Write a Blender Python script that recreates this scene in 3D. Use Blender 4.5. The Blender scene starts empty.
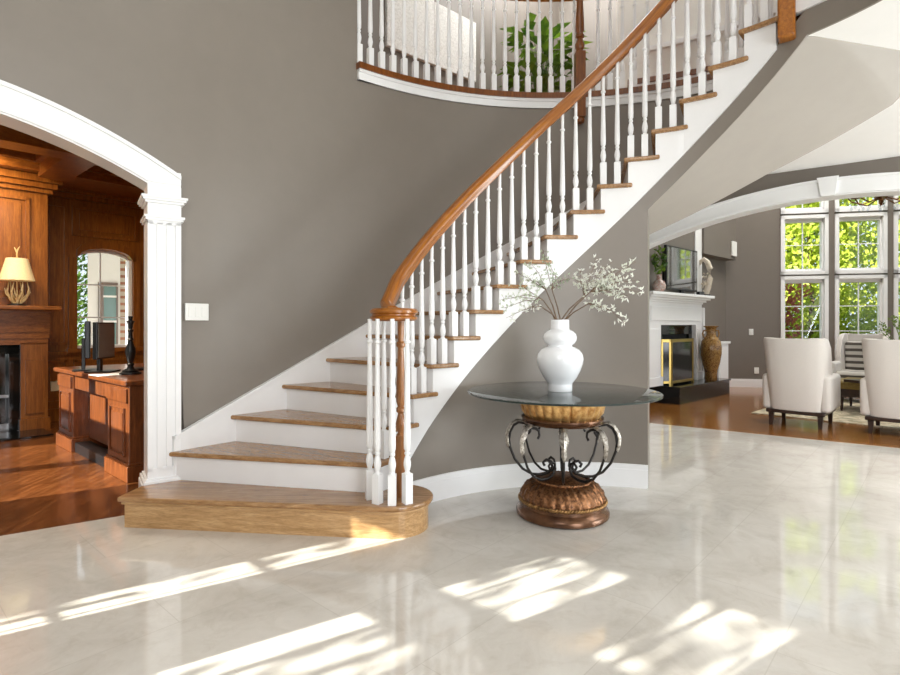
import bpy, bmesh, math, random
from mathutils import Vector, Matrix
PI = math.pi
rnd = random.Random(7)
scene = bpy.context.scene
COL = scene.collection
F, VH, CH = 550.0, 325.0, 1.2          # focal length in pixels, horizon row, eye height

def rad(a): return math.radians(a)
def lerp(a, b, t): return a + (b - a) * t
def srgb(r, g, b):
    f = lambda c: (c / 12.92 if c <= .04045 else ((c + .055) / 1.055) ** 2.4)
    return (f(r / 255), f(g / 255), f(b / 255), 1)

# ------------------------------------------------------------------ materials
class NT:
    def __init__(s, name):
        s.m = bpy.data.materials.new(name); s.m.use_nodes = True
        s.t = s.m.node_tree; s.n = s.t.nodes; s.l = s.t.links
        s.b = s.n['Principled BSDF']; s.out = s.n['Material Output']
    def new(s, t, **kw):
        n = s.n.new(t)
        for k, v in kw.items(): setattr(n, k, v)
        return n
    def coord(s, scale=(1, 1, 1), rot=(0, 0, 0), attr=None, kind='Object'):
        if attr:
            a = s.new('ShaderNodeAttribute', attribute_name=attr); src = a.outputs['Vector']
        elif kind == 'World':
            g = s.new('ShaderNodeNewGeometry'); src = g.outputs['Position']
        else:
            a = s.new('ShaderNodeTexCoord'); src = a.outputs[kind]
        mp = s.new('ShaderNodeMapping')
        mp.inputs['Scale'].default_value = scale; mp.inputs['Rotation'].default_value = rot
        s.l.new(src, mp.inputs['Vector']); return mp.outputs['Vector']
    def noise(s, vec, scale=5, detail=4, rough=.6, dist=0):
        n = s.new('ShaderNodeTexNoise'); n.inputs['Scale'].default_value = scale
        n.inputs['Detail'].default_value = detail; n.inputs['Roughness'].default_value = rough
        n.inputs['Distortion'].default_value = dist
        s.l.new(vec, n.inputs['Vector']); return n.outputs['Fac']
    def ramp(s, fac, stops):
        r = s.new('ShaderNodeValToRGB'); e = r.color_ramp.elements
        while len(e) < len(stops): e.new(.5)
        for k, (p, c) in enumerate(stops): e[k].position = p; e[k].color = c
        s.l.new(fac, r.inputs['Fac']); return r.outputs['Color']
    def mix(s, fac, a, b, mode='MIX'):
        m = s.new('ShaderNodeMix', data_type='RGBA', blend_type=mode)
        for val, idx in ((fac, 0), (a, 6), (b, 7)):
            if isinstance(val, (int, float)): m.inputs[idx].default_value = val
            elif isinstance(val, tuple): m.inputs[idx].default_value = val
            else: s.l.new(val, m.inputs[idx])
        return m.outputs[2]
    def set(s, **kw):
        for k, v in kw.items():
            i = s.b.inputs[k.replace('_', ' ')]
            if isinstance(v, (int, float, tuple)): i.default_value = v
            else: s.l.new(v, i)
    def bump(s, h, strength=.2, dist=.01):
        b = s.new('ShaderNodeBump'); b.inputs['Strength'].default_value = strength; b.inputs['Distance'].default_value = dist
        s.l.new(h, b.inputs['Height']); s.l.new(b.outputs['Normal'], s.b.inputs['Normal'])

def paint(name, c, rough=.55, var=.04, metallic=0, scale=6, spec=.5):
    n = NT(name); v = n.noise(n.coord(kind='World'), scale, 3)
    c0 = tuple(x * (1 - var) for x in c[:3]) + (1,); c1 = tuple(min(1, x * (1 + var)) for x in c[:3]) + (1,)
    n.set(Base_Color=n.ramp(v, [(.3, c0), (.7, c1)]), Roughness=rough, Metallic=metallic, Specular_IOR_Level=spec)
    return n.m
def wood(name, c0, c1, c2, scale=(1, 12, 12), rough=.3, attr=None, kind='Object', coat=.0, rot=(0, 0, 0)):
    n = NT(name); v = n.coord(scale, rot, attr, kind)
    a = n.noise(v, 3.0, 6, .65, .6); f = n.noise(v, 14, 3, .7)
    col = n.ramp(a, [(.28, c0), (.5, c1), (.72, c2)])
    dark = n.ramp(f, [(.35, (.55, .5, .45, 1)), (.55, (1, 1, 1, 1))])
    n.set(Base_Color=n.mix(.55, col, dark, 'MULTIPLY'), Roughness=rough, Coat_Weight=coat, Coat_Roughness=.15)
    n.bump(f, .08, .002); return n.m
def solid(name, c, rough=.5, metallic=0, **kw):
    n = NT(name); v = n.noise(n.coord(), 20, 2)
    n.set(Base_Color=c, Metallic=metallic, Roughness=n.ramp(v, [(0, (rough * .85,) * 3 + (1,)), (1, (min(1, rough * 1.15),) * 3 + (1,))]), **kw); return n.m

M = {}
M['wall'] = paint('grey_wall_paint', srgb(130, 122, 113), .38, .02)
M['wallfam'] = paint('taupe_wall_paint', srgb(116, 108, 100), .5, .02)
M['white'] = paint('white_trim_paint', srgb(238, 238, 238), .32, .015)
M['soffit'] = paint('bounce_lit_soffit_paint', srgb(162, 155, 147), .6, .02)  # wall paint lightened to carry the floor bounce in its colour
M['ceil'] = paint('white_ceiling_paint', srgb(246, 245, 243), .7, .01)
M['ivory'] = paint('ivory_paint', srgb(238, 236, 230), .5, .02)
M['oak'] = wood('oak_tread', srgb(128, 92, 54), srgb(160, 120, 78), srgb(188, 148, 104), (1.3, 13, 13), .27, attr='guv', coat=.3)
M['oakstep'] = wood('oak_step_face', srgb(160, 122, 78), srgb(186, 147, 100), srgb(210, 174, 128), (1.6, 9, 16), .3, attr='guv', coat=.2)
M['rail'] = wood('oak_handrail', srgb(122, 66, 10), srgb(156, 92, 20), srgb(184, 118, 36), (1.2, 20, 20), .3, attr='guv', coat=.15)
M['oakv'] = wood('oak_newel', srgb(128, 80, 38), srgb(158, 104, 56), srgb(184, 130, 78), (14, 14, 1.4), .3, kind='World', coat=.3)
M['newel2'] = wood('dark_oak_newel', srgb(94, 50, 12), srgb(120, 66, 20), srgb(142, 84, 30), (14, 14, 1.4), .3, kind='World', coat=.3)
M['cherry'] = wood('cherry_panelling', srgb(112, 60, 18), srgb(140, 82, 28), srgb(164, 104, 44), (14, 14, 1.0), .3, kind='World', coat=.25)
M['cherryh'] = wood('cherry_beam', srgb(110, 59, 18), srgb(138, 80, 28), srgb(160, 100, 44), (3, 3, 12), .3, kind='World', coat=.25)
M['desk'] = wood('desk_wood', srgb(84, 43, 20), srgb(116, 63, 30), srgb(146, 85, 44), (12, 12, 1.2), .28, kind='World', coat=.3)
M['darkwood'] = wood('espresso_wood', srgb(38, 24, 18), srgb(50, 32, 24), srgb(62, 42, 32), (4, 4, 2), .35)
M['black'] = solid('black_satin', srgb(22, 22, 24), .35)
M['iron'] = solid('wrought_iron', srgb(44, 40, 38), .42, .55)
M['blackmarble'] = solid('black_marble', srgb(20, 22, 22), .06)
M['brass'] = solid('polished_brass', srgb(176, 152, 88), .3, 1)
M['chrome'] = solid('brushed_steel', srgb(150, 150, 150), .3, .9)
M['vase'] = solid('white_glazed_ceramic', srgb(240, 242, 244), .12, 0, Coat_Weight=.5)
M['plate'] = solid('white_plastic', srgb(238, 238, 234), .35)
M['cream'] = solid('cream_plastic', srgb(232, 214, 178), .4)
M['paper'] = solid('white_paper', srgb(240, 240, 238), .8)
M['bark'] = wood('twig_bark', srgb(96, 76, 58), srgb(120, 98, 78), srgb(140, 118, 96), (8, 8, 8), .8)
M['fire'] = solid('sooty_firebox', srgb(16, 14, 13), .8)
M['brickdark'] = solid('dark_fire_glass', srgb(24, 26, 24), .08)

def carpetlike(name, c0, c1, scale, rough=.9, bump=.3):
    n = NT(name); f = n.noise(n.coord(kind='World'), scale, 4, .7)
    n.set(Base_Color=n.ramp(f, [(.35, c0), (.65, c1)]), Roughness=rough); n.bump(f, bump, .004); return n.m
M['linen'] = carpetlike('pale_linen', srgb(208, 202, 196), srgb(220, 215, 209), 260, .9, .15)
M['olive'] = carpetlike('olive_leather', srgb(112, 92, 40), srgb(136, 116, 58), 40, .45, .1)
def striped():
    n = NT('striped_upholstery'); v = n.coord((1, 1, 1), kind='Object')
    w = n.new('ShaderNodeTexWave', wave_type='BANDS', bands_direction='Z'); w.inputs['Scale'].default_value = 3.2
    w.inputs['Distortion'].default_value = .6
    n.l.new(v, w.inputs['Vector'])
    n.set(Base_Color=n.ramp(w.outputs['Fac'], [(.35, srgb(90, 84, 78)), (.5, srgb(205, 200, 192))]), Roughness=.9); return n.m
M['stripe'] = striped()
def rugmat():
    n = NT('cream_pattern_rug'); v = n.coord(kind='World')
    vo = n.new('ShaderNodeTexVoronoi'); vo.inputs['Scale'].default_value = 5; n.l.new(v, vo.inputs['Vector'])
    f = n.noise(v, 9, 4, .6, 1.2)
    c = n.ramp(f, [(.4, srgb(176, 160, 128)), (.55, srgb(222, 210, 184))])
    n.set(Base_Color=n.mix(n.ramp(vo.outputs['Distance'], [(.25, (.6, .6, .6, 1)), (.5, (0, 0, 0, 1))]), c, srgb(140, 136, 112)), Roughness=.95); return n.m
M['rug'] = rugmat()
def tile():
    n = NT('polished_cream_marble_tile')
    v = n.coord((1, 1, 1), (0, 0, rad(-48)), kind='World')
    br = n.new('ShaderNodeTexBrick', offset=.5); n.l.new(v, br.inputs['Vector'])
    br.inputs['Scale'].default_value = 1; br.inputs['Mortar Size'].default_value = .0022
    br.inputs['Brick Width'].default_value = .92; br.inputs['Row Height'].default_value = .46
    br.inputs['Color1'].default_value = (0, 0, 0, 1); br.inputs['Color2'].default_value = (1, 1, 1, 1); br.inputs['Mortar'].default_value = (.5, .5, .5, 1)
    a = n.noise(v, 1.6, 7, .68, 1.2); b = n.noise(v, 7, 6, .7, .8)
    base = n.ramp(a, [(.3, srgb(196, 190, 181)), (.5, srgb(209, 204, 196)), (.7, srgb(219, 215, 208))])
    vein = n.ramp(b, [(.36, (.86, .84, .81, 1)), (.5, (1, 1, 1, 1))])
    c = n.mix(.55, base, vein, 'MULTIPLY')
    c = n.mix(.06, c, n.mix(1.0, c, br.outputs['Color'], 'MULTIPLY'))
    c = n.mix(n.ramp(br.outputs['Fac'], [(0, (0, 0, 0, 1)), (1, (.5, .5, .5, 1))]), c, srgb(182, 176, 166))
    n.set(Base_Color=c, Roughness=n.ramp(b, [(.3, (.04,) * 3 + (1,)), (.7, (.075,) * 3 + (1,))]), Specular_IOR_Level=.75)
    return n.m
M['tile'] = tile()
def plank(name, c0, c1, c2, rot, rough=.16):
    n = NT(name); v = n.coord((1, 1, 1), (0, 0, rot), kind='World')
    br = n.new('ShaderNodeTexBrick', offset=.37); n.l.new(v, br.inputs['Vector'])
    br.inputs['Scale'].default_value = 1; br.inputs['Mortar Size'].default_value = .0012
    br.inputs['Brick Width'].default_value = 1.1; br.inputs['Row Height'].default_value = .085
    br.inputs['Color1'].default_value = (.55, .55, .55, 1); br.inputs['Color2'].default_value = (1, 1, 1, 1); br.inputs['Mortar'].default_value = (.2, .2, .2, 1)
    mp = n.new('ShaderNodeMapping'); mp.inputs['Scale'].default_value = (1.2, 14, 1); n.l.new(v, mp.inputs['Vector'])
    a = n.noise(mp.outputs['Vector'], 3, 6, .65, .8)
    col = n.ramp(a, [(.3, c0), (.5, c1), (.7, c2)])
    n.set(Base_Color=n.mix(.75, col, br.outputs['Color'], 'MULTIPLY'), Roughness=rough, Coat_Weight=.25, Coat_Roughness=.1); return n.m
M['studyfloor'] = plank('study_oak_planks', srgb(78, 40, 18), srgb(110, 62, 30), srgb(146, 92, 52), rad(-95), .2)
M['famfloor'] = plank('family_oak_planks', srgb(124, 74, 28), srgb(156, 100, 44), srgb(182, 124, 64), rad(35), .18)
def glass(name, tint=(1, 1, 1, 1), refl=.5):
    n = NT(name); n.n.remove(n.b)
    tr = n.new('ShaderNodeBsdfTransparent'); tr.inputs['Color'].default_value = tint
    gl = n.new('ShaderNodeBsdfGlossy'); gl.inputs['Roughness'].default_value = .02
    lw = n.new('ShaderNodeLayerWeight'); lw.inputs['Blend'].default_value = .5
    pw = n.new('ShaderNodeMath', operation='POWER'); pw.inputs[1].default_value = 5; n.l.new(lw.outputs['Facing'], pw.inputs[0])
    fr = n.new('ShaderNodeMath', operation='ADD'); fr.inputs[1].default_value = .04; n.l.new(pw.outputs[0], fr.inputs[0])
    mx = n.new('ShaderNodeMixShader')
    ml = n.new('ShaderNodeMath', operation='MULTIPLY'); ml.inputs[1].default_value = refl
    n.l.new(fr.outputs[0], ml.inputs[0]); n.l.new(ml.outputs[0], mx.inputs[0])
    n.l.new(tr.outputs[0], mx.inputs[1]); n.l.new(gl.outputs[0], mx.inputs[2]); n.l.new(mx.outputs[0], n.out.inputs['Surface']); return n.m
M['pane'] = glass('window_glass', (.97, .99, .98, 1), .5)
M['tableglass'] = glass('table_glass', (.985, .99, .986, 1), .7)
M['edgeglass'] = solid('dark_glass_edge', srgb(46, 56, 54), .08)
M['crystal'] = glass('crystal', (.9, .93, .95, 1), 2.0)
def leafmat(name, c0, c1, trans=.35, rough=.6):
    n = NT(name); g = n.new('ShaderNodeObjectInfo'); f = n.noise(n.coord(kind='World'), 3.5, 3)
    c = n.ramp(f, [(.35, c0), (.65, c1)])
    n.set(Base_Color=c, Roughness=rough)
    t = n.new('ShaderNodeBsdfTranslucent'); n.l.new(c, t.inputs['Color'])
    mx = n.new('ShaderNodeMixShader'); mx.inputs[0].default_value = trans
    n.l.new(n.b.outputs[0], mx.inputs[1]); n.l.new(t.outputs[0], mx.inputs[2]); n.l.new(mx.outputs[0], n.out.inputs['Surface']); return n.m
M['leafy'] = leafmat('yellow_green_leaf', srgb(150, 176, 46), srgb(222, 228, 100))
M['leafd'] = leafmat('mid_green_leaf', srgb(58, 96, 34), srgb(120, 150, 62))
M['leafr'] = leafmat('red_maple_leaf', srgb(140, 66, 62), srgb(190, 116, 96))
M['leafp'] = leafmat('houseplant_leaf', srgb(52, 88, 24), srgb(126, 156, 50), .2, .4)
M['blossom'] = leafmat('white_blossom', srgb(226, 230, 216), srgb(246, 246, 240), .3)
M['sprig'] = leafmat('pale_green_leaf', srgb(176, 190, 160), srgb(226, 230, 214), .3)
M['lawn'] = carpetlike('lawn', srgb(86, 110, 46), srgb(128, 148, 70), 12, .95)
def brickm():
    n = NT('red_brick'); v = n.coord((1, 1, 1), (rad(90), 0, 0))
    br = n.new('ShaderNodeTexBrick'); n.l.new(v, br.inputs['Vector'])
    br.inputs['Scale'].default_value = 1; br.inputs['Brick Width'].default_value = .2; br.inputs['Row Height'].default_value = .07; br.inputs['Mortar Size'].default_value = .008
    br.inputs['Color1'].default_value = srgb(150, 98, 78); br.inputs['Color2'].default_value = srgb(176, 126, 104); br.inputs['Mortar'].default_value = srgb(196, 186, 174)
    n.set(Base_Color=br.outputs['Color'], Roughness=.9); return n.m
M['brick'] = brickm()
def bronze(name, dark, light, scale=60, metallic=.75, rough=.38):
    n = NT(name); f = n.noise(n.coord(), scale, 5, .7)
    n.set(Base_Color=n.ramp(f, [(.35, dark), (.62, light)]), Metallic=metallic, Roughness=rough); n.bump(f, .35, .004); return n.m
M['bronze'] = bronze('carved_bronze', srgb(70, 44, 28), srgb(150, 104, 68))
M['copper'] = bronze('polished_copper_wood', srgb(74, 48, 32), srgb(118, 82, 56), 8, .5, .25)
M['gold'] = bronze('antique_gold', srgb(170, 118, 62), srgb(226, 186, 124), 25, .75, .3)
M['goldrope'] = bronze('worn_gold_rope', srgb(96, 66, 36), srgb(176, 136, 84), 30, .7, .35)
M['silverleaf'] = bronze('antique_silver_leaf', srgb(120, 110, 98), srgb(212, 206, 196), 60, .6, .4)
def vasepat(name, cols, scale=18):
    n = NT(name); v = n.coord(); f = n.noise(v, scale, 5, .7, 1.5)
    n.set(Base_Color=n.ramp(f, cols), Roughness=.2); return n.m
M['satsuma'] = vasepat('gilded_floral_ceramic', [(.3, srgb(40, 26, 16)), (.42, srgb(120, 78, 34)), (.5, srgb(176, 140, 80)), (.58, srgb(84, 42, 22)), (.68, srgb(140, 104, 50))])
M['bluewhite'] = vasepat('patterned_ceramic', [(.35, srgb(60, 50, 48)), (.48, srgb(214, 206, 196)), (.56, srgb(150, 70, 54)), (.66, srgb(226, 220, 210))], 30)
M['shell'] = vasepat('cream_shell', [(.3, srgb(196, 182, 160)), (.7, srgb(236, 228, 214))], 8)
def lampshade():
    n = NT('linen_lampshade'); f = n.noise(n.coord(), 90, 2)
    c = n.ramp(f, [(.3, srgb(226, 206, 160)), (.7, srgb(240, 224, 184))])
    n.set(Base_Color=c, Roughness=.8, Emission_Color=srgb(255, 214, 140), Emission_Strength=.22); return n.m
M['shade'] = lampshade()
def screen():
    n = NT('dark_screen'); n.set(Base_Color=srgb(20, 26, 24), Roughness=.05, Specular_IOR_Level=1.0, Coat_Weight=1.0, Coat_Roughness=.02, Coat_IOR=2.2); return n.m
M['screen'] = screen()
def artm():
    n = NT('white_woven_canvas'); v = n.coord(kind='World'); f = n.noise(v, 45, 4, .7)
    n.set(Base_Color=n.ramp(f, [(.35, srgb(212, 210, 205)), (.6, srgb(236, 235, 231))]), Roughness=.9); n.bump(f, .6, .01); return n.m
M['art'] = artm()
M['antler'] = vasepat('antler', [(.3, srgb(196, 164, 110)), (.7, srgb(232, 208, 160))], 10)
M['bulb'] = NT('warm_bulb').m
_n = M['bulb'].node_tree.nodes['Principled BSDF']; _n.inputs['Emission Color'].default_value = srgb(255, 226, 180); _n.inputs['Emission Strength'].default_value = 6

# ------------------------------------------------------------------ mesh builder
class MB:
    def __init__(s): s.v = []; s.f = []; s.a = []
    def add(s, vs, fs, at=None):
        b = len(s.v); s.v += [tuple(v) for v in vs]; s.f += [tuple(i + b for i in f) for f in fs]
        s.a += list(at) if at else [tuple(v) for v in vs]; return s
    def box(s, x0, x1, y0, y1, z0, z1):
        vs = [(x, y, z) for z in (z0, z1) for y in (y0, y1) for x in (x0, x1)]
        return s.add(vs, [(0, 2, 3, 1), (4, 5, 7, 6), (0, 1, 5, 4), (2, 6, 7, 3), (0, 4, 6, 2), (1, 3, 7, 5)])
    def obox(s, o, e, n, s0, s1, d0, d1, z0, z1):
        """box in a 2-D frame: origin o, axis e (s), axis n (d)"""
        vs = [(o[0] + e[0] * a + n[0] * d, o[1] + e[1] * a + n[1] * d, z) for z in (z0, z1) for d in (d0, d1) for a in (s0, s1)]
        at = [(a, d, z) for z in (z0, z1) for d in (d0, d1) for a in (s0, s1)]
        fs = [(0, 2, 3, 1), (4, 5, 7, 6), (0, 1, 5, 4), (2, 6, 7, 3), (0, 4, 6, 2), (1, 3, 7, 5)]
        if e[0] * n[1] - e[1] * n[0] < 0: fs = [f[::-1] for f in fs]
        return s.add(vs, fs, at)
    def prism(s, poly, z0, z1, at=None):
        n = len(poly); a = sum(poly[i][0] * poly[(i + 1) % n][1] - poly[(i + 1) % n][0] * poly[i][1] for i in range(n))
        if a < 0: poly = poly[::-1]; at = at[::-1] if at else None
        vs = [(x, y, z0) for x, y in poly] + [(x, y, z1) for x, y in poly]
        fs = [tuple(range(n - 1, -1, -1)), tuple(range(n, 2 * n))] + [(i, (i + 1) % n, n + (i + 1) % n, n + i) for i in range(n)]
        A = None
        if at: A = [(p[0], p[1], z0) for p in at] + [(p[0], p[1], z1) for p in at]
        return s.add(vs, fs, A)
    def lathe(s, prof, c=(0, 0, 0), n=24, sq=None, rot=0):
        vs = []; m = len(prof)
        for r, z in prof:
            for k in range(n):
                t = 2 * PI * k / n + rot; vs.append((c[0] + r * math.cos(t), c[1] + r * math.sin(t), c[2] + z))
        fs = [(i * n + k, i * n + (k + 1) % n, (i + 1) * n + (k + 1) % n, (i + 1) * n + k) for i in range(m - 1) for k in range(n)]
        fs += [tuple(range(n - 1, -1, -1)), tuple((m - 1) * n + k for k in range(n))]
        return s.add(vs, fs)
    def tube(s, pts, r, n=8, up=(0, 0, 1), flat=1.0):
        pts = [Vector(p) for p in pts]; vs = []; L = 0; at = []
        for i, p in enumerate(pts):
            t = (pts[min(i + 1, len(pts) - 1)] - pts[max(i - 1, 0)]).normalized()
            u = Vector(up); sd = t.cross(u)
            if sd.length < 1e-3: sd = t.cross(Vector((1, .3, 0)))
            sd.normalize(); w = sd.cross(t); rr = r[i] if isinstance(r, (list, tuple)) else r
            if i: L += (p - pts[i - 1]).length
            for k in range(n):
                q = 2 * PI * k / n; vs.append(p + sd * math.cos(q) * rr * flat + w * math.sin(q) * rr); at.append((L, math.cos(q) * .03, math.sin(q) * .03))
        m = len(pts)
        fs = [(i * n + k, i * n + (k + 1) % n, (i + 1) * n + (k + 1) % n, (i + 1) * n + k) for i in range(m - 1) for k in range(n)]
        fs += [tuple(range(n - 1, -1, -1)), tuple((m - 1) * n + k for k in range(n))]
        return s.add(vs, fs, at)
    def sweep(s, prof, pts):
        """profile (side, up) swept along pts with vertical up"""
        pts = [Vector(p) for p in pts]; n = len(prof); vs = []; at = []; L = 0
        for i, p in enumerate(pts):
            t = (pts[min(i + 1, len(pts) - 1)] - pts[max(i - 1, 0)]).normalized()
            sd = t.cross(Vector((0, 0, 1))).normalized(); w = sd.cross(t)
            if i: L += (p - pts[i - 1]).length
            for a, b in prof: vs.append(p + sd * a + w * b); at.append((L, a, b))
        m = len(pts)
        fs = [(i * n + k, (i + 1) * n + k, (i + 1) * n + (k + 1) % n, i * n + (k + 1) % n) for i in range(m - 1) for k in range(n)]
        fs += [tuple(range(n)), tuple((m - 1) * n + k for k in range(n - 1, -1, -1))]
        return s.add(vs, fs, at)
    def arcwall(s, prof):
        """prof: list of (inner xy, outer xy, z0, z1) stations -> closed curved wall"""
        vs = []
        for (pi, po, z0, z1) in prof: vs += [(*pi, z0), (*pi, z1), (*po, z1), (*po, z0)]
        m = len(prof)
        fs = [(i * 4 + k, i * 4 + (k + 1) % 4, (i + 1) * 4 + (k + 1) % 4, (i + 1) * 4 + k) for i in range(m - 1) for k in range(4)]
        fs += [(3, 2, 1, 0), tuple((m - 1) * 4 + k for k in range(4))]
        return s.add(vs, fs)
    def quad(s, a, b, c, d): return s.add([a, b, c, d], [(0, 1, 2, 3)])
    def build(s, name, mat, parent=None, smooth=None, bevel=0, seg=2):
        me = bpy.data.meshes.new(name); vs = s.v
        if parent is not None:
            mi = PM[parent.name].inverted(); vs = [tuple(mi @ Vector(v)) for v in s.v]
        me.from_pydata(vs, [], s.f)
        at = me.attributes.new('guv', 'FLOAT_VECTOR', 'POINT')
        at.data.foreach_set('vector', [c for a in s.a for c in a])
        me.update()
        bm = bmesh.new(); bm.from_mesh(me); bmesh.ops.recalc_face_normals(bm, faces=bm.faces); bm.to_mesh(me); bm.free()
        if smooth is not None:
            me.shade_smooth(); me.set_sharp_from_angle(angle=rad(smooth))
        o = bpy.data.objects.new(name, me); me.materials.append(M[mat] if isinstance(mat, str) else mat)
        COL.objects.link(o)
        if parent is not None:
            o.parent = parent; PM[o.name] = PM[parent.name]
        if bevel:
            b = o.modifiers.new('bevel', 'BEVEL'); b.width = bevel; b.segments = seg; b.limit_method = 'ANGLE'; b.angle_limit = rad(40)
        return o
PM = {}
def thing(name, label, cat, loc=(0, 0, 0), rz=0, group=None):
    o = bpy.data.objects.new(name, None); COL.objects.link(o); o.location = loc; o.rotation_euler = (0, 0, rz)
    o.empty_display_size = .1
    PM[o.name] = Matrix.Translation(loc) @ Matrix.Rotation(rz, 4, 'Z')
    o['label'] = label; o['category'] = cat
    if group: o['group'] = group
    return o
def tag(o, label, cat, group=None):
    o['label'] = label; o['category'] = cat
    if group: o['group'] = group
    return o
def struct(o): o['kind'] = 'structure'; return o
def local(parent):
    """builder whose coordinates are local to the thing"""
    return PM[parent.name]
class LB(MB):
    def build(s, name, mat, parent, **kw):
        m = PM[parent.name]; s.v = [tuple(m @ Vector(v)) for v in s.v]
        return MB.build(s, name, mat, parent, **kw)
def ray(u, v, d): return Vector(((u - 450) / F * d, d, CH - (v - VH) / F * d))
def onplane(u, v, p, n):
    """point of the vertical plane through p (x,y) with normal n (x,y) that the sight line u,v meets"""
    k = (u - 450) / F; d = (p[0] * n[0] + p[1] * n[1]) / (k * n[0] + n[1]); return ray(u, v, d)

# ------------------------------------------------------------------ stair geometry
C = (.909, 2.585); RISE = .187; ZF2 = 18 * RISE
NI = {1: 159.5, 2: 152.8, 3: 146.3, 4: 139.8, 5: 133.3, 6: 126.4, 7: 119.5, 8: 112.3, 9: 105.2, 10: 98.1, 11: 90.6, 12: 83.1, 13: 75.8, 14: 68.7, 15: 61.6, 16: 54.5, 17: 47.2, 18: 40.0, 19: 33, 20: 26}
NO = dict(NI); NO.update({1: 166, 2: 160.2, 3: 152.1, 4: 144.2, 5: 136.6, 6: 129.0, 7: 121.4, 8: 113.8, 9: 106.2, 10: 98.7})
def pol(r, th): return (C[0] + r * math.cos(rad(th)), C[1] + r * math.sin(rad(th)))
def nose(th):
    for i in range(1, 20):
        if NI[i] >= th >= NI[i + 1]: return RISE * (i + (NI[i] - th) / (NI[i] - NI[i + 1]))
    if th > NI[1]: return RISE * (1 - (th - NI[1]) / 6.7)
    return RISE * (20 + (NI[20] - th) / 7)
def noseo(th):
    for i in range(1, 20):
        if NO[i] >= th >= NO[i + 1]: return RISE * (i + (NO[i] - th) / (NO[i] - NO[i + 1]))
    return nose(th)
def rw(th): return 2.57 + (.35 * ((th - 125) / 35) ** 1.5 if th > 125 else 0)
def steps(a, b, st=2.0):
    n = max(2, int(abs(b - a) / st) + 1); return [lerp(a, b, i / (n - 1)) for i in range(n)]
RI, RS, RW1 = 1.50, 1.528, 1.55        # tread end, stringer face, wall below
ZC = 3.00                               # hall ceiling
ZTOP = 6.0

st = thing('staircase', 'curved open staircase with oak treads and white balusters rising to the balcony', 'staircase', (-.33, 3.27, 0))
# starting step
def step_poly(grow):
    fl, fr = Vector((-1.93, 3.262)), Vector((-.36, 3.07))
    e = (fr - fl).normalized(); n = Vector((e.y, -e.x))
    fl = fl + n * grow - e * grow; cx, cy, R = -.335, 3.285, .205 + grow
    pts = [tuple(fl)]
    for a in steps(-97, 75, 10): pts.append((cx + R * math.cos(rad(a)), cy + R * math.sin(rad(a))))
    pts += [(-.42, 3.52), (-1.70, 3.66), (-1.93 - grow * .6, 3.47)]
    return pts
m = MB(); p = step_poly(0); m.prism(p, 0, .155, [(a, b) for a, b in p]); base = m.build('starting_step', 'oakstep', st)
m = MB(); p = step_poly(.03); m.prism(p, .157, .187, [(a, b) for a, b in p]); m.build('tread', 'oak', st, bevel=.011, seg=3)
m = MB(); p = step_poly(.014); m.prism(p, .138, .157, [(a, b) for a, b in p]); m.build('cove_moulding', 'oakstep', base, bevel=.006)
for i in range(2, 18):
    z = RISE * i
    pin = [pol(RI, a) for a in steps(NI[i], NI[i + 1] - 2.3, 1.2)]
    a1 = NI[i + 1] - 2.3
    ro0, ro1 = rw(NO[i]) - .012, rw(NO[i + 1] - .8) - .012
    back = [pol(RS + .004, a1), pol(RS + .004, NI[i + 1] - 1.35)]
    outer = [pol(lerp(ro1, ro0, t), lerp(NO[i + 1] - .9, NO[i], t)) for t in (0, .33, .66, 1)]
    poly = pin + back + outer
    cth = rad((NI[i] + NI[i + 1]) / 2); er = (math.cos(cth), math.sin(cth))
    at = [((x - C[0]) * er[0] + (y - C[1]) * er[1] + i * 3.1, -(x - C[0]) * er[1] + (y - C[1]) * er[0] + i * 1.7) for x, y in poly]
    MB().prism(poly, z - .03, z, at).build('tread', 'oak', st, bevel=.011, seg=3)
for i in range(2, 19):
    z = RISE * i
    a, b = pol(RS + .002, NI[i] - 1.2), pol(rw(NO[i]) - .012, NO[i] - .75)
    e = (Vector(b) - Vector(a)); L = e.length; e.normalize(); n = (-e.y, e.x)
    if Vector(n).dot(Vector((math.cos(rad(NI[i] - 90)), math.sin(rad(NI[i] - 90))))) < 0: n = (-n[0], -n[1])
    MB().obox(a, e, n, 0, L, 0, .016, z - RISE, z - .03).build('riser', 'white', st)
# inner (open) stringer, sawtooth top
ss = []
for i in range(2, 18):
    for th in steps(NI[i] - 1.2, NI[i + 1] - 1.2, 1.6):
        ss.append((th, RISE * i - .03, max(0.0, min(nose(th) - .42, 3.16))))
m = MB(); vs = []; fs = []
for th, zt, zb in ss:
    a, b = pol(RS, th), pol(RS + .03, th); vs += [(*a, zb), (*a, zt), (*b, zt), (*b, zb)]
k = len(ss)
fs = [(j * 4 + q, j * 4 + (q + 1) % 4, (j + 1) * 4 + (q + 1) % 4, (j + 1) * 4 + q) for j in range(k - 1) for q in range(4)] + [(0, 1, 2, 3), tuple((k - 1) * 4 + q for q in range(4))]
m.add(vs, fs); m.build('stringer', 'white', st, smooth=30)
# wall skirtboard along the outer wall
m = MB(); pr = []
for th in steps(159.6, 44, 1.6):
    zt = max(noseo(th) + .085, .30); zb = max(0, noseo(th) - .28)
    pr.append((pol(rw(th) - .024, th), pol(rw(th) - .002, th), zb, min(zt, 3.2)))
m.arcwall(pr); skirt = m.build('skirtboard', 'white', st, smooth=30)
m = MB(); pr = []
for th in steps(159.6, 46, 1.6):
    zt = max(noseo(th) + .085, .30); pr.append((pol(rw(th) - .034, th), pol(rw(th) - .002, th), min(zt, 3.2) - .022, min(zt, 3.2)))
m.arcwall(pr); m.build('cap_moulding', 'white', skirt, smooth=30)

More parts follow.
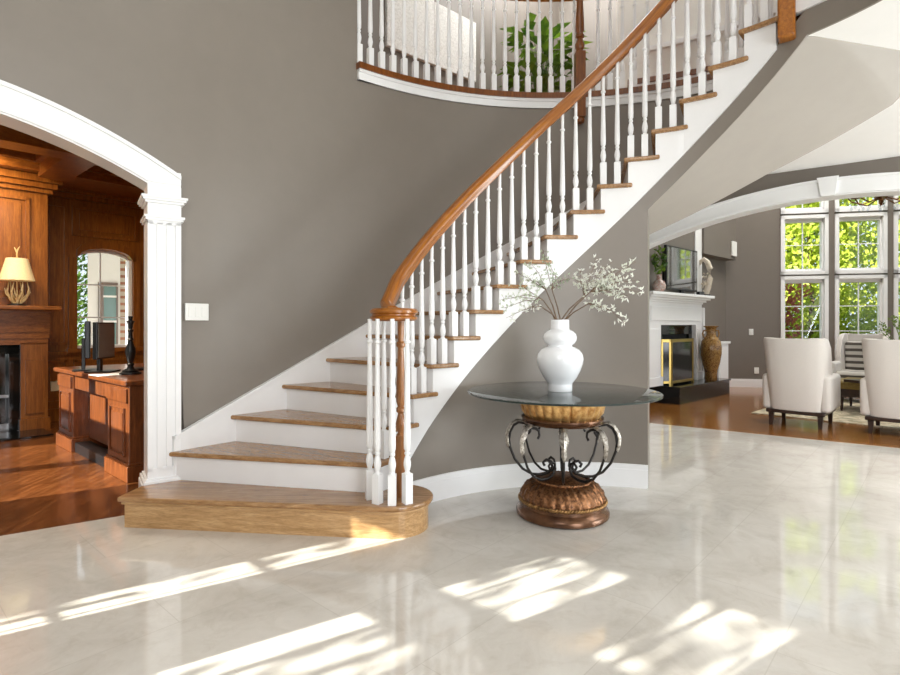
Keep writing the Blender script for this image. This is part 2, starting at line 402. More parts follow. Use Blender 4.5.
def baluster(parent, x, y, z0, z1, rot):
    H = z1 - z0; m = MB(); h = .023; c, s_ = math.cos(rot), math.sin(rot); e, n = (c, s_), (-s_, c)
    hb = .17
    m.obox((x, y), e, n, -h, h, -h, h, z0, z0 + hb)
    prof = [(.021, hb), (.0125, hb + .012), (.0165, hb + .022), (.021, hb + .045), (.0215, hb + .06), (.017, hb + .085), (.011, hb + .102), (.0165, hb + .110), (.0165, hb + .118), (.0115, hb + .124), (.0195, hb + .14), (.0205, hb + .17),
            (.0125, H - .155), (.012, H - .142), (.0185, H - .136), (.0185, H - .126), (.0115, H - .12), (.0125, H - .06), (.0125, H)]
    m.lathe(prof, (x, y, z0), 10); return m.build('baluster', 'white', parent, smooth=35)
RB = 1.562; HR = .825                   # rail centre line radius and height above the nosing line
def railz(th): return nose(th) + HR
RSTART = 145.0
for i in range(2, 18):
    for fr in (.27, .78):
        th = lerp(NI[i], NI[i + 1], fr)
        if i == 2 and fr < .5: continue
        x, y = pol(RB, th); zr = railz(th) - .04 if th < RSTART else 1.235
        baluster(st, x, y, RISE * i, zr, rad(th))
VC = (-.332, 3.255)
for (x, y) in ((-.468, 3.205), (-.412, 3.125), (-.326, 3.102), (-.243, 3.128), (-.19, 3.21)):
    if x == -.19: continue
    baluster(st, x, y, RISE, 1.235, math.atan2(y - VC[1], x - VC[0]))
# newel in the volute
def newel(parent, x, y, z0, z1, mat, w=.058, drop=False):
    m = MB(); h = w / 2; H = z1 - z0
    m.box(x - h, x + h, y - h, y + h, z0 + (.06 if drop else 0), z0 + (.66 if drop else .36))
    p = [(h * .9, .36), (h * .6, .375), (h * .95, .40), (h * 1.02, .43), (h * .7, .47), (h * .55, .49), (h * .9, .50), (h * .9, .52), (h * .6, .53), (h * .92, .56), (h * .95, .60), (h * .62, H - .2), (h * .6, H - .17), (h * .9, H - .16), (h * .9, H - .14), (h * .6, H - .13), (h * .7, H)]
    if drop: p = [(r, z + .3 if z < .7 else z) for r, z in p]
    m.lathe(p, (x, y, z0), 14)
    if drop: m.lathe([(h * .3, 0), (h * .85, .012), (h * 1.05, .035), (h * .8, .06), (h * .8, .07)], (x, y, z0), 16)
    return m.build('newel_post', mat, parent, smooth=35)
newel(st, -.292, 3.262, RISE, 1.235, 'oakv', .06)
m = MB(); m.lathe([(.05, 1.222), (.125, 1.224), (.138, 1.232), (.14, 1.246), (.128, 1.254), (.128, 1.262), (.141, 1.27), (.142, 1.284), (.13, 1.296), (.08, 1.30), (.02, 1.30)], (*VC, 0), 40); m.build('handrail_cap', 'rail', st, smooth=40)
prof = [(x * 1.18, y * 1.22) for x, y in [(-.024, -.036), (.024, -.036), (.027, -.018), (.034, -.008), (.036, .008), (.028, .026), (.012, .034), (-.012, .034), (-.028, .026), (-.036, .008), (-.034, -.008), (-.027, -.018)]]
path = [(-.345, 3.28, 1.275), (-.374, 3.345, 1.287), (-.389, 3.395, 1.325)]
p0 = Vector((-.388, 3.40, 1.30))
for th in steps(142.8, 20, 2.0):
    x, y = pol(RB, th); z = railz(th); z = z if th > 40 else min(z, railz(40) + .12)
    path.append((x, y, z))
m = MB(); m.sweep(prof, path); m.build('handrail', 'rail', st, smooth=40)
# square newel hanging at the head of the stair
x, y = pol(1.50, 36.0)
m = MB(); e = (math.cos(rad(55)), math.sin(rad(55))); n = (-e[1], e[0])
m.obox((x, y), e, n, -.048, .048, -.048, .048, 3.0, 4.45); m.build('newel_post', 'rail', st, bevel=.012)

# soffit below the stair (plastered)
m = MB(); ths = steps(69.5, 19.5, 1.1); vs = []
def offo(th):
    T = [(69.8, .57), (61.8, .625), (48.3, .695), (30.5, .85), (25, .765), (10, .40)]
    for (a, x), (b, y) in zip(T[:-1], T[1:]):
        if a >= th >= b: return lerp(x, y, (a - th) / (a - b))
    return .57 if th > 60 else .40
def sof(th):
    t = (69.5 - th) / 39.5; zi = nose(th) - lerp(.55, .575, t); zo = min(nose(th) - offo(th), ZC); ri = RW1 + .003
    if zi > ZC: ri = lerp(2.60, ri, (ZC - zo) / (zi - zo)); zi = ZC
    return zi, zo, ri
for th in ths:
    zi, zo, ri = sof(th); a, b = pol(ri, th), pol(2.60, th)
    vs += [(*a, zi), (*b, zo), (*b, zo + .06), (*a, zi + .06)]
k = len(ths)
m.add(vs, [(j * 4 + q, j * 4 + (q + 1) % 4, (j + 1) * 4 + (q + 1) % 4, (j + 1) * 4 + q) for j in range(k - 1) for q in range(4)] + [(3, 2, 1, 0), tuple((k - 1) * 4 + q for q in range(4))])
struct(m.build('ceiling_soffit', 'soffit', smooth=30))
# grey curtain between stringer and soffit
m = MB(); m.arcwall([(pol(RW1 - .008, th), pol(RW1 + (.05 if th > 40 else .009), th), min(sof(th)[0], ZC), min(nose(th) - .40, 3.17)) for th in steps(69.5, -60, 1.6)]); struct(m.build('wall_landing', 'wall', smooth=30))
m = MB(); m.arcwall([(pol(RS - .004, th), pol(RS + .04, th), 3.155, ZF2) for th in steps(38.8, -60, 2)]); struct(m.build('trim_landing', 'white', smooth=30))
# curved wall under the open stringer, with its baseboard
m = MB(); pr = [(pol(RW1, th), pol(RW1 + .12, th), 0, max(.02, nose(th) - .40)) for th in steps(156, 69.5, 1.6)]; m.arcwall(pr)
a, b = pol(RW1 + .1, 69.5), pol(2.6, 69.5); e = (Vector(b) - Vector(a)); L = e.length; e.normalize()
m.obox(a, e, (-e.y, e.x), 0, L, 0, .12, 0, 2.02)
struct(m.build('wall_understair', 'wall', smooth=30))
m = MB(); pr = [(pol(RW1 - .016, th), pol(RW1 + .002, th), 0, .135) for th in steps(154, 69.4, 1.6)]; m.arcwall(pr)
pr = [(pol(RW1 - .011, th), pol(RW1 + .002, th), .135, .172) for th in steps(154, 69.4, 1.6)]; m.arcwall(pr)
struct(m.build('baseboard_understair', 'white', smooth=30))

# ------------------------------------------------------------------ stairwell outer wall
P0 = pol(rw(158.5), 158.5); W1 = (-.83, -.558); WN = (-.558, .83)      # arch wall: start, direction, normal into study
TW = .21; S1 = 3.0
def A(s, d): return (P0[0] + W1[0] * s + WN[0] * d, P0[1] + W1[1] * s + WN[1] * d)
def zo(s): return 2.175 + .63 * s - .21 * s * s
m = MB(); sta = [(pol(rw(t), t), pol(rw(t) + .13, t), 0, ZTOP) for t in steps(130.4, 151.5, 1.6)]
b0, b1, b2 = Vector(pol(rw(151.5), 151.5)), Vector(P0), Vector(A(.5, 0))
for q in range(1, 11):
    t = q / 10; p = b0 * (1 - t) ** 2 + b1 * 2 * t * (1 - t) + b2 * t * t; sa = (p - Vector(P0)).dot(Vector(W1))
    n = Vector((C[0] - p.x, C[1] - p.y)).normalized() * -1; n = n.lerp(Vector(WN), t).normalized() * lerp(.13, TW, t)
    sta.append((tuple(p), (p.x + n.x, p.y + n.y), 0 if sa < .02 else zo(sa) - .06, ZTOP))
for sa in steps(.5, S1, .06)[1:]: sta.append((A(sa, 0), A(sa, TW), zo(sa) - .14, ZTOP))
m.arcwall(sta)
m.arcwall([(pol(rw(t), t), pol(rw(t) + .13, t), 0, ZF2 - .10) for t in steps(130.4, 69.5, 1.6)])
m.arcwall([(pol(rw(t), t), pol(rw(t) + .05, t), min(sof(t)[1] + .02, 3.0), ZF2 - .10) for t in steps(69.5, 24, 1.6)])
struct(m.build('wall_stairwell', 'wall', smooth=30))
m = MB()
m.arcwall([(pol(2.562, t), pol(2.69, t), ZF2 - .138, ZF2 - .05) for t in steps(130.4, 39.5, 1.6)])
m.arcwall([(pol(2.548, t), pol(2.60, t), ZF2 - .075, ZF2 - .05) for t in steps(130.4, 39.5, 1.6)])
m.arcwall([(pol(2.556, t), pol(2.60, t), ZF2 - .138, ZF2 - .12) for t in steps(130.4, 39.5, 1.6)])
struct(m.build('trim_balcony', 'white', smooth=30))
# light switch on that wall
def hitcurve(u, v):
    k = (u - 450) / F; best = None
    for q in range(300, 600):
        d = q / 100; x = k * d; r = math.hypot(x - C[0], d - C[1]); th = math.degrees(math.atan2(d - C[1], x - C[0])); e_ = abs(r - rw(th))
        if (best is None or e_ < best[0]) and d > 3.3: best = (e_, d, th)
    return ray(u, v, best[1]), best[2]
q, th = hitcurve(197, 312); tv = (Vector(pol(rw(th + .8), th + .8)) - Vector(pol(rw(th - .8), th - .8))).normalized(); tx = (tv.x, tv.y); nx = (-tv.y, tv.x)
if nx[0] * (C[0] - q.x) + nx[1] * (C[1] - q.y) < 0: nx = (tv.y, -tv.x)
sw = thing('light_switch', 'white triple rocker switch plate on the grey wall beside the fluted pilaster', 'light switch', (q.x, q.y, q.z), 0)
o2 = (q.x + nx[0] * -.004, q.y + nx[1] * -.004)
MB().obox(o2, tx, nx, -.08, .08, -.004, .009, q.z - .058, q.z + .058).build('cover_plate', 'plate', sw, bevel=.003)
for k in (-1, 0, 1): MB().obox(o2, tx, nx, k * .046 - .016, k * .046 + .016, .009, .013, q.z - .034, q.z + .034).build('rocker', 'plate', sw, bevel=.002)

# ------------------------------------------------------------------ balcony railing
br = thing('balcony_railing', 'white baluster railing with oak shoe rail curving along the upper balcony', 'railing', (*pol(2.6, 90), ZF2 - .05))
m = MB(); m.arcwall([(pol(2.535, t), pol(2.69, t), ZF2 - .05, ZF2) for t in steps(130.6, 39.5, 1.6)]); m.build('shoe_rail', 'newel2', br, smooth=30)
t = 129.9
while t > 42:
    if abs(t - 82.5) > 1.0: baluster(br, *pol(2.6, t), ZF2, ZF2 + .91, rad(t))
    t -= 2.4
m = MB(); m.sweep(prof, [(*pol(2.6, t), ZF2 + .94) for t in steps(129, 40, 2)]); m.build('handrail', 'rail', br, smooth=40)
newel(br, *pol(2.50, 83.4), 3.05, 4.42, 'newel2', .088, True)

# ------------------------------------------------------------------ study arch wall
SA = 1.5                                                               # arch centre along the wall
def zi(s): return zo(s) - .168
m = MB()
m.obox(A(0, 0), W1, WN, .0, .19, .02, TW, 0, 2.16); m.obox(A(0, 0), W1, WN, S1 - .19, 3.95, 0, TW, 0, ZTOP)
struct(m.build('wall_arch', 'wall'))
# casing
m = MB(); ss = steps(0, S1, .05); vs = []
def band(f0, f1, d0, d1, ss):
    vs = []
    for s in ss: vs += [(*A(s, d0), f0(s)), (*A(s, d0), f1(s)), (*A(s, d1), f1(s)), (*A(s, d1), f0(s))]
    k = len(ss); m.add(vs, [(j * 4 + q, j * 4 + (q + 1) % 4, (j + 1) * 4 + (q + 1) % 4, (j + 1) * 4 + q) for j in range(k - 1) for q in range(4)] + [(3, 2, 1, 0), tuple((k - 1) * 4 + q for q in range(4))])
cl = lambda s: zi(max(.19, min(S1 - .19, s)))
band(cl, zo, -.03, .09, ss); band(lambda s: cl(s) - .012, cl, -.018, TW + .015, steps(.19, S1 - .19, .05))
band(lambda s: zo(s) - .022, lambda s: zo(s) + .004, -.042, .01, ss)
struct(m.build('trim_arch', 'white', smooth=25))
def pilaster(s0, s1):
    m = MB(); w = s1 - s0
    m.obox(A(0, 0), W1, WN, s0, s1, -.022, TW, 0, 2.2)
    nf = 3; fw = .022; gap = (w - nf * fw) / (nf + 1)                # raised fillets between flutes
    for k in range(nf + 1):
        a = s0 + k * (gap + fw); m.obox(A(0, 0), W1, WN, a, a + gap, -.034, -.02, .26, 1.87)
    m.obox(A(0, 0), W1, WN, s0, s1, -.034, -.02, .2, .28); m.obox(A(0, 0), W1, WN, s0, s1, -.034, -.02, 1.85, 2.10)
    for (z0, z1, g) in ((0, .17, .03), (.17, .20, .024), (.20, .215, .012), (1.875, 1.89, .012), (1.89, 1.905, .02), (1.985, 2.0, .015), (2.0, 2.015, .028), (2.015, 2.03, .036)):
        m.obox(A(0, 0), W1, WN, s0 - g, s1 + g, -.034 - g, TW + g, z0, z1)
    return m
pm = pilaster(0.0, .195); struct(pm.build('trim_pilaster', 'white'))
pm = pilaster(S1 - .195, S1); struct(pm.build('trim_pilaster_far', 'white'))

# ------------------------------------------------------------------ study room
H1 = (.669, .743); H2 = (-.743, .669)                                  # house axes
def S(a, b): return (H1[0] * a + H2[0] * b, H1[1] * a + H2[1] * b)     # study point from (along, away)
O = (0, 0)
BW, BF = 8.25, 7.70                                                    # window wall, chimney face
def sbox(m, a0, a1, b0, b1, z0, z1): return m.obox(O, H1, H2, a0, a1, b0, b1, z0, z1)
AX = 3.1                                                              # right wall of the study
# floor
m = MB(); pl = [A(.05, .0), A(3.8, .0), S(-2.16, BW + .1), S(AX, BW + .1), S(AX, 4.02), A(.05, .25)]; m.prism(pl, -.05, 0.001); struct(m.build('floor_study', 'studyfloor'))
# window wall with arched opening
WA0, WA1, WZ0, WZS, WZT = 2.03, 2.68, .90, 2.06, 2.20
def warch(a): t = (a - (WA0 + WA1) / 2) / ((WA1 - WA0) / 2); return WZS + (WZT - WZS) * math.sqrt(max(0, 1 - t * t * .999))
m = MB(); sbox(m, -2.2, WA0, BW, BW + .25, 0, 3.1); sbox(m, WA1, AX, BW, BW + .25, 0, 3.1); sbox(m, WA0, WA1, BW, BW + .25, 0, WZ0)
aa = steps(WA0, WA1, .05)
for a, b in zip(aa[:-1], aa[1:]):
    q = [S(a, BW), S(b, BW), S(b, BW + .25), S(a, BW + .25)]; za, zb = warch(a), warch(b)
    m.add([(*q[0], za), (*q[1], zb), (*q[2], zb), (*q[3], za)] + [(*p, 3.1) for p in q], [(3, 2, 1, 0), (4, 5, 6, 7), (0, 1, 5, 4), (1, 2, 6, 5), (2, 3, 7, 6), (3, 0, 4, 7)])
# panelling on it: rails, stiles, raised fields
def panel(m, a0, a1, z0, z1, b=BW, w=.035, t=.02):
    sbox(m, a0, a1, b - t, b, z0, z0 + w); sbox(m, a0, a1, b - t, b, z1 - w, z1); sbox(m, a0, a0 + w, b - t, b, z0, z1); sbox(m, a1 - w, a1, b - t, b, z0, z1)
    sbox(m, a0 + .08, a1 - .08, b - .012, b, z0 + .08, z1 - .08)
for (a0, a1) in ((1.66, 1.93), (2.82, 3.08)): panel(m, a0, a1, .95, 2.72); panel(m, a0, a1, .22, .76)
panel(m, 2.0, 2.74, .22, .76); panel(m, 1.98, 2.74, 2.34, 2.72)
for (a0, a1) in ((-2, -1.2), (-1.1, -.3)): panel(m, a0, a1, .95, 2.72); panel(m, a0, a1, .22, .76)
sbox(m, 1.55, WA0 - .02, BW - .04, BW, .82, .87); sbox(m, WA1 + .02, AX, BW - .04, BW, .82, .87); sbox(m, -2.2, -.6, BW - .04, BW, .82, .87)
sbox(m, -2.2, AX, BW - .03, BW, 0, .16)
for (z0, z1, t) in ((2.80, 2.86, .05), (2.86, 2.92, .10), (2.92, 3.0, .16), (3.0, 3.08, .2)): sbox(m, -2.2, AX, BW - t, BW, z0, z1)
struct(m.build('wall_study_window', 'cherry'))
m = MB()                                                                # wooden casing round the window
sbox(m, WA0 - .09, WA0, BW - .035, BW + .01, .84, WZS); sbox(m, WA1, WA1 + .09, BW - .035, BW + .01, .84, WZS); sbox(m, WA0 - .11, WA1 + .11, BW - .07, BW + .05, WZ0 - .05, WZ0)
for a, b in zip(aa[:-1], aa[1:]):
    f = 1.0; q = [S(a, BW - .035), S(b, BW - .035), S(b, BW), S(a, BW)]; za, zb = warch(a), warch(b)
    m.add([(*q[0], za), (*q[1], zb), (*q[2], zb), (*q[3], za)] + [(*q[0], za + .1), (*q[1], zb + .1), (*q[2], zb + .1), (*q[3], za + .1)], [(3, 2, 1, 0), (4, 5, 6, 7), (0, 1, 5, 4), (1, 2, 6, 5), (2, 3, 7, 6), (3, 0, 4, 7)])
struct(m.build('trim_study_window', 'cherry'))
m = MB()                                                                # white sash with bars
sbox(m, WA0, WA0 + .03, BW + .10, BW + .16, WZ0, WZS + .03); sbox(m, WA1 - .035, WA1, BW + .02, BW + .16, WZ0, WZS + .02); sbox(m, WA0, WA1, BW + .10, BW + .16, WZ0, WZ0 + .035)
for a, b in zip(aa[:-1], aa[1:]):
    q = [S(a, BW + .10), S(b, BW + .10), S(b, BW + .16), S(a, BW + .16)]; za, zb = warch(a), warch(b)
    m.add([(*q[0], za - .04), (*q[1], zb - .04), (*q[2], zb - .04), (*q[3], za - .04)] + [(*q[0], za), (*q[1], zb), (*q[2], zb), (*q[3], za)], [(3, 2, 1, 0), (4, 5, 6, 7), (0, 1, 5, 4), (1, 2, 6, 5), (2, 3, 7, 6), (3, 0, 4, 7)])
ac = WA0 + .30
sbox(m, ac - .008, ac + .008, BW + .12, BW + .14, WZ0, WZT - .01)
for z in (1.30, 1.73): sbox(m, WA0, WA1, BW + .12, BW + .14, z - .008, z + .008)
w1 = struct(m.build('window_1', 'white'))
PM[w1.name] = Matrix.Identity(4)
m = MB(); vs = []
for a in aa: vs += [(*S(a, BW + .13), WZ0), (*S(a, BW + .13), warch(a))]
m.add(vs, [(2 * j, 2 * j + 2, 2 * j + 3, 2 * j + 1) for j in range(len(aa) - 1)]); m.build('window_glass', 'pane', w1)
# chimney breast + mantel as one fireplace
CA1 = 1.61; CA0 = -.35
m = MB(); sbox(m, CA0, CA1, BF, BW, 1.41, 3.05)
for (z0, z1, t) in ((2.71, 2.76, .04), (2.76, 2.82, .08), (2.82, 2.895, .12)): sbox(m, CA0 - t, CA1 + t, BF - t, BW, z0, z1)
panel(m, .40, 1.44, 1.5, 2.64, BF); sbox(m, .92, .93, BF - .016, BF, 1.58, 2.52)
struct(m.build('wall_chimney', 'cherry'))
fp = thing('fireplace', 'carved cherry wood fireplace with black hearth opening in the panelled study', 'fireplace', (*S(.6, BF), 0), 0)
MB().obox(O, H1, H2, CA0 - .06, CA1 + .07, BF - .30, BF + .05, 1.365, 1.41).build('mantel_shelf', 'cherryh', fp, bevel=.01)
m = MB()
for (z0, z1, t) in ((1.05, 1.12, .03), (1.12, 1.30, .05), (1.30, 1.34, .09), (1.34, 1.365, .13)): sbox(m, CA0, CA1 + .01, BF - t, BF + .2, z0, z1)
sbox(m, CA0, CA1, BF - .01, BF + .4, .98, 1.06); m.build('frieze', 'cherryh', fp)
for (a0, a1) in ((1.36, CA1), (CA0, CA0 + .25)):
    m = MB(); sbox(m, a0, a1, BF - .01, BF + .5, 0, 1.0); sbox(m, a0 + .04, a1 - .04, BF - .03, BF, .2, .8); sbox(m, a0 - .01, a1 + .02, BF - .035, BF + .5, 0, .14); m.build('side_pilaster', 'cherry', fp)
m = MB(); sbox(m, .02, .1, BF + .02, BF + .1, .02, .92); sbox(m, 1.26, 1.36, BF + .02, BF + .1, .02, .98); sbox(m, .02, 1.36, BF + .02, BF + .1, .88, .98); m.build('marble_slip', 'blackmarble', fp)
m = MB(); sbox(m, -.1, 1.36, BF + .12, BF + .5, .0, .9); m.build('firebox', 'brickdark', fp)
m = MB(); sbox(m, .1, 1.26, BF + .09, BF + .11, .0, .1); sbox(m, .1, 1.26, BF + .085, BF + .11, .39, .42); m.build('grille', 'chrome', fp)
m = MB(); sbox(m, CA0, CA1 - .05, BF - .5, BF - .012, .001, .02); m.build('hearth_slab', 'blackmarble', fp)
# other study walls + ceiling + beams
m = MB(); SW = 6.3
# front wall with windows (out of frame, lets the sun in)
AF = -2.16
SWN = [(5.5, 6.55), (6.62, 7.75)]
bprev = 4.62
for (b0, b1) in SWN:
    sbox(m, AF - .2, AF, bprev, b0, 0, 3.1); sbox(m, AF - .2, AF, b0, b1, 0, .5); sbox(m, AF - .2, AF, b0, b1, 2.85, 3.1); bprev = b1
sbox(m, AF - .2, AF, bprev, BW + .25, 0, 3.1)
struct(m.build('wall_study_front', 'cherry'))
for k, (b0, b1) in enumerate(SWN):
    m = MB()
    for (x0, x1, z0, z1) in ((b0, b0 + .05, .5, 2.85), (b1 - .05, b1, .5, 2.85), (b0, b1, .5, .55), (b0, b1, 2.8, 2.85), (b0, b1, 2.12, 2.34)): sbox(m, AF - .14, AF - .06, x0, x1, z0, z1)
    w = struct(m.build('window_%d' % (50 + k), 'white')); PM[w.name] = Matrix.Identity(4)
    m = MB(); sbox(m, AF - .105, AF - .1, b0 + .02, b1 - .02, .52, 2.83); m.build('window_glass', 'pane', w)
m = MB(); sbox(m, AX, AX + .12, 4.05, BW + .25, 0, 3.1); struct(m.build('wall_study_right', 'cherry'))
m = MB(); m.prism([A(.1, TW - .02), A(3.9, TW - .02), S(-2.3, BW + .2), S(AX + .1, BW + .2), S(AX + .1, 4.05)], 3.08, 3.2); struct(m.build('ceiling_study', 'cherryh'))
m = MB()
for a, b0 in ((-.6, 4.65), (1.62, 4.1)): sbox(m, a - .14, a + .14, b0, BF - .2, 2.845, 3.093); sbox(m, a - .19, a + .19, b0, BF - .2, 2.983, 3.092)
for b in (6.35,): sbox(m, -2.1, AX, b - .14, b + .14, 2.84, 3.09); sbox(m, -2.1, AX, b - .2, b + .2, 2.98, 3.09)
sbox(m, -2.1, AX - .01, 7.42, BW - .05, 2.90, 3.095); sbox(m, -2.1, AX - .012, 7.36, BW - .06, 2.987, 3.096)
struct(m.build('ceiling_beams', 'cherryh'))
# wall plate under the chair rail
q = onplane(56.5, 386, S(0, BW - .012), H2)
MBp = MB().obox((q.x, q.y), H1, (-H2[0], -H2[1]), -.062, .062, -.002, .012, q.z - .06, q.z + .06).build('outlet_plate', 'cream', bevel=.003)
tag(MBp, 'cream double outlet plate low on the study panelling left of the desk', 'outlet')

# lamp on the mantel
q = onplane(17, 303, S(0, BF - .17), H2); lx, ly, lz = q.x, q.y, 1.41
lamp = thing('table_lamp', 'antler table lamp with pale linen shade on the study mantel', 'lamp', (lx, ly, lz))
LB().lathe([(.085, 0), (.085, .012), (.06, .02), (.02, .03)], n=20).build('base', 'black', lamp, smooth=40)
for k in range(6):
    r2 = random.Random(k); a = k * PI / 3 + .3; rr = .075 + .04 * r2.random()
    pts = [(.02 * math.cos(a), .02 * math.sin(a), .02), (rr * .7 * math.cos(a), rr * .7 * math.sin(a), .07), (rr * math.cos(a + .3), rr * math.sin(a + .3), .15), (rr * .8 * math.cos(a + .5), rr * .8 * math.sin(a + .5), .25 + .03 * r2.random())]
    LB().tube(pts, [.016, .015, .012, .004], 7).tube([pts[1], (rr * 1.2 * math.cos(a - .3), rr * 1.2 * math.sin(a - .3), .13), (rr * 1.3 * math.cos(a - .35), rr * 1.3 * math.sin(a - .35), .19)], [.011, .009, .003], 6).build('antler', 'antler', lamp, smooth=50)
LB().lathe([(.008, .03), (.008, .6)], n=8).build('pole', 'antler', lamp)
LB().lathe([(.158, .275), (.160, .275), (.098, .515), (.096, .515)], n=32).build('lamp_shade', 'shade', lamp, smooth=40)
f = LB().tube([(0, 0, .56), (0, 0, .6), (.03, 0, .65)], [.01, .01, .003], 6).tube([(0, 0, .58), (-.03, 0, .64)], [.009, .003], 6); f.build('finial', 'antler', lamp)
# desk
DC = Vector((-2.446, 4.18)); DA, DB = DC.dot(Vector(H1)), DC.dot(Vector(H2)); DL, DW = 2.02, .95
desk = thing('desk', 'large cherry pedestal desk with monitors on top in the study', 'desk', (*S(DA + .4, DB + 1), 0))
for (b0, b1) in ((DB, DB + .52), (DB + DL - .52, DB + DL)):
    m = MB(); sbox(m, DA + .01, DA + DW, b0 + .01, b1 - .01, .0, .735); ped = m.build('pedestal', 'desk', desk, bevel=.006)
    m = MB(); sbox(m, DA - .012, DA + DW + .012, b0 - .012, b1 + .012, 0, .12); sbox(m, DA, DA + DW + .005, b0, b1, .12, .14); m.build('plinth', 'desk', ped, bevel=.006)
    m = MB(); sbox(m, DA - .008, DA + .012, b0 + .03, b1 - .03, .60, .71); m.build('drawer_front', 'desk', ped, bevel=.005)
    m = MB()
    c = .05
    for (x0, x1, z0, z1) in ((b0 + .09, b1 - .09, .18, .19), (b0 + .09, b1 - .09, .545, .555), (b0 + .09, b0 + .1, .18, .555), (b1 - .1, b1 - .09, .18, .555)): sbox(m, DA - .006, DA + .012, x0, x1, z0, z1)
    sbox(m, DA - .001, DA + .012, b0 + .13, b1 - .13, .22, .515); m.build('door_panel', 'desk', ped, bevel=.003)
m = MB()
for (x0, x1, z0, z1) in ((DA + .2, DA + .75, .18, .19), (DA + .2, DA + .75, .59, .6), (DA + .2, DA + .21, .18, .6), (DA + .74, DA + .75, .18, .6)): sbox(m, x0, x1, DB - .004, DB + .012, z0, z1)
m.build('side_panel', 'desk', desk, bevel=.003)
m = MB(); sbox(m, DA + .14, DA + .17, DB + .5, DB + DL - .5, .12, .735); m.build('modesty_panel', 'desk', desk)
m = MB(); sbox(m, DA + .02, DA + .06, DB + .52, DB + DL - .52, .60, .735); m.build('centre_drawer', 'desk', desk, bevel=.004)
m = MB(); sbox(m, DA + .02, DA + .139, DB + .53, DB + DL - .53, .0, .09); m.build('kneehole_shadow', 'black', desk)  # black block in place of the shaded gap below the modesty panel
m = MB(); sbox(m, DA - .03, DA + DW + .03, DB - .03, DB + DL + .03, .735, .775); m.build('desktop', 'desk', desk, bevel=.01, seg=3)
DZ = .775
# candlestick
q = onplane(130.5, 376, S(DA + .25, 0), H1); cx, cy = q.x, q.y
q = ray(130.5, 375, 4.75); cx, cy = q.x, q.y
cs = thing('candlestick', 'tall black turned candlestick standing on the right end of the desk', 'candlestick', (cx, cy, DZ))
LB().lathe([(.085, 0), (.085, .012), (.06, .022), (.066, .032), (.03, .05), (.022, .07), (.03, .09), (.02, .10)], n=24).build('base', 'black', cs, smooth=40)
LB().lathe([(.02, .10), (.03, .13), (.042, .19), (.04, .22), (.022, .27), (.018, .29), (.028, .30), (.018, .31), (.016, .36), (.026, .38), (.016, .39), (.02, .43), (.028, .45)], n=20).build('stem', 'black', cs, smooth=40)
LB().lathe([(.034, .45), (.034, .458), (.014, .465), (.018, .49), (.02, .50)], n=20).build('candle_cup', 'black', cs, smooth=40)
# monitors: one edge-on, one showing its grey face
def monitor(u, v, d, w, h, face, label, mat):
    q = ray(u, v, d)
    o = thing('monitor', label, 'monitor', (q.x, q.y, DZ), math.atan2(face[1], face[0]), 'monitors on the study desk')
    LB().box(-.02, .02, -w / 2, w / 2, .12, .12 + h).build('housing', 'black', o, bevel=.006)
    LB().box(.018, .0235, -w / 2 + .015, w / 2 - .015, .135, .105 + h).build('screen', mat, o)
    LB().box(-.05, -.02, -.03, .03, .0, .3).build('stand', 'black', o, bevel=.005)
    LB().box(-.12, .10, -.11, .11, 0, .012).build('base', 'black', o, bevel=.004)
    return o
greyscreen = solid('grey_screen', srgb(128, 126, 120), .25)
monitor(88, 374, 5.15, .40, .34, (.85, .53), 'black monitor turned edge-on at the left end of the desk', 'screen')
monitor(104, 373.5, 5.0, .36, .33, (.985, .17), 'monitor with dull grey screen between the candlestick and the edge-on monitor', greyscreen)
def slab(name, u, v, d, sx, sy, h, rz, mat, label, cat, z=DZ):
    q = ray(u, v, d); m = MB(); c, s_ = math.cos(rz), math.sin(rz); m.obox((q.x, q.y), (c, s_), (-s_, c), -sx / 2, sx / 2, -sy / 2, sy / 2, z, z + h)
    return tag(m.build(name, mat, bevel=min(.004, h / 3)), label, cat)
slab('paper_sheet', 113, 374, 4.72, .3, .22, .003, .9, 'paper', 'white papers lying on the desk in front of the grey monitor', 'paper')
slab('desk_tray', 142, 370.5, 5.25, .2, .26, .02, .7, 'black', 'flat black tray on the desk by the white pilaster', 'tray')

# ------------------------------------------------------------------ exterior beyond the study window
def leaves(m, c, r, n, size, rg, flatten=1.0):
    for _ in range(n):
        while True:
            p = Vector((rg.uniform(-1, 1), rg.uniform(-1, 1), rg.uniform(-1, 1)))
            if p.length < 1: break
        p = p.normalized() * (p.length ** .5)
        p = Vector((c[0] + p.x * r[0], c[1] + p.y * r[1], c[2] + p.z * r[2]))
        a = Vector((rg.gauss(0, 1), rg.gauss(0, 1), rg.gauss(0, 1))).normalized(); b = a.orthogonal().normalized(); q = a.cross(b)
        b, q = b * size * rg.uniform(.7, 1.3), q * size * .5
        m.add([p - b, p - q * 1.0, p + b, p + q * 1.0], [(0, 1, 2, 3)])
def tree(name, label, x, y, z0, h, r, mat, n, size, seed, group='trees outside the windows', clumps=7):
    n = int(n * (1.7 if size > .1 else 1)); size = .095 if size > .1 else size; rg = random.Random(seed); o = thing(name, label, 'tree', (x, y, z0), 0, group)
    LB().tube([(0, 0, 0), (.05, 0, h * .35), (0, .06, h * .7), (.03, 0, h * .95)], [.09, .075, .05, .015], 7).build('trunk', 'bark', o, smooth=60)
    m = LB()
    for k in range(clumps):
        t = k / (clumps - 1); a = rg.uniform(0, 2 * PI); rr = r * .5 * rg.random()
        leaves(m, (rr * math.cos(a), rr * math.sin(a), h * lerp(.12, .93, t)), (r * .75, r * .75, h * .16), n // clumps, size, rg)
    m.build('foliage', mat, o); return o
m = MB(); m.box(-45, 45, -30, 60, -.5, -.3); struct(m.build('ground', 'lawn'))

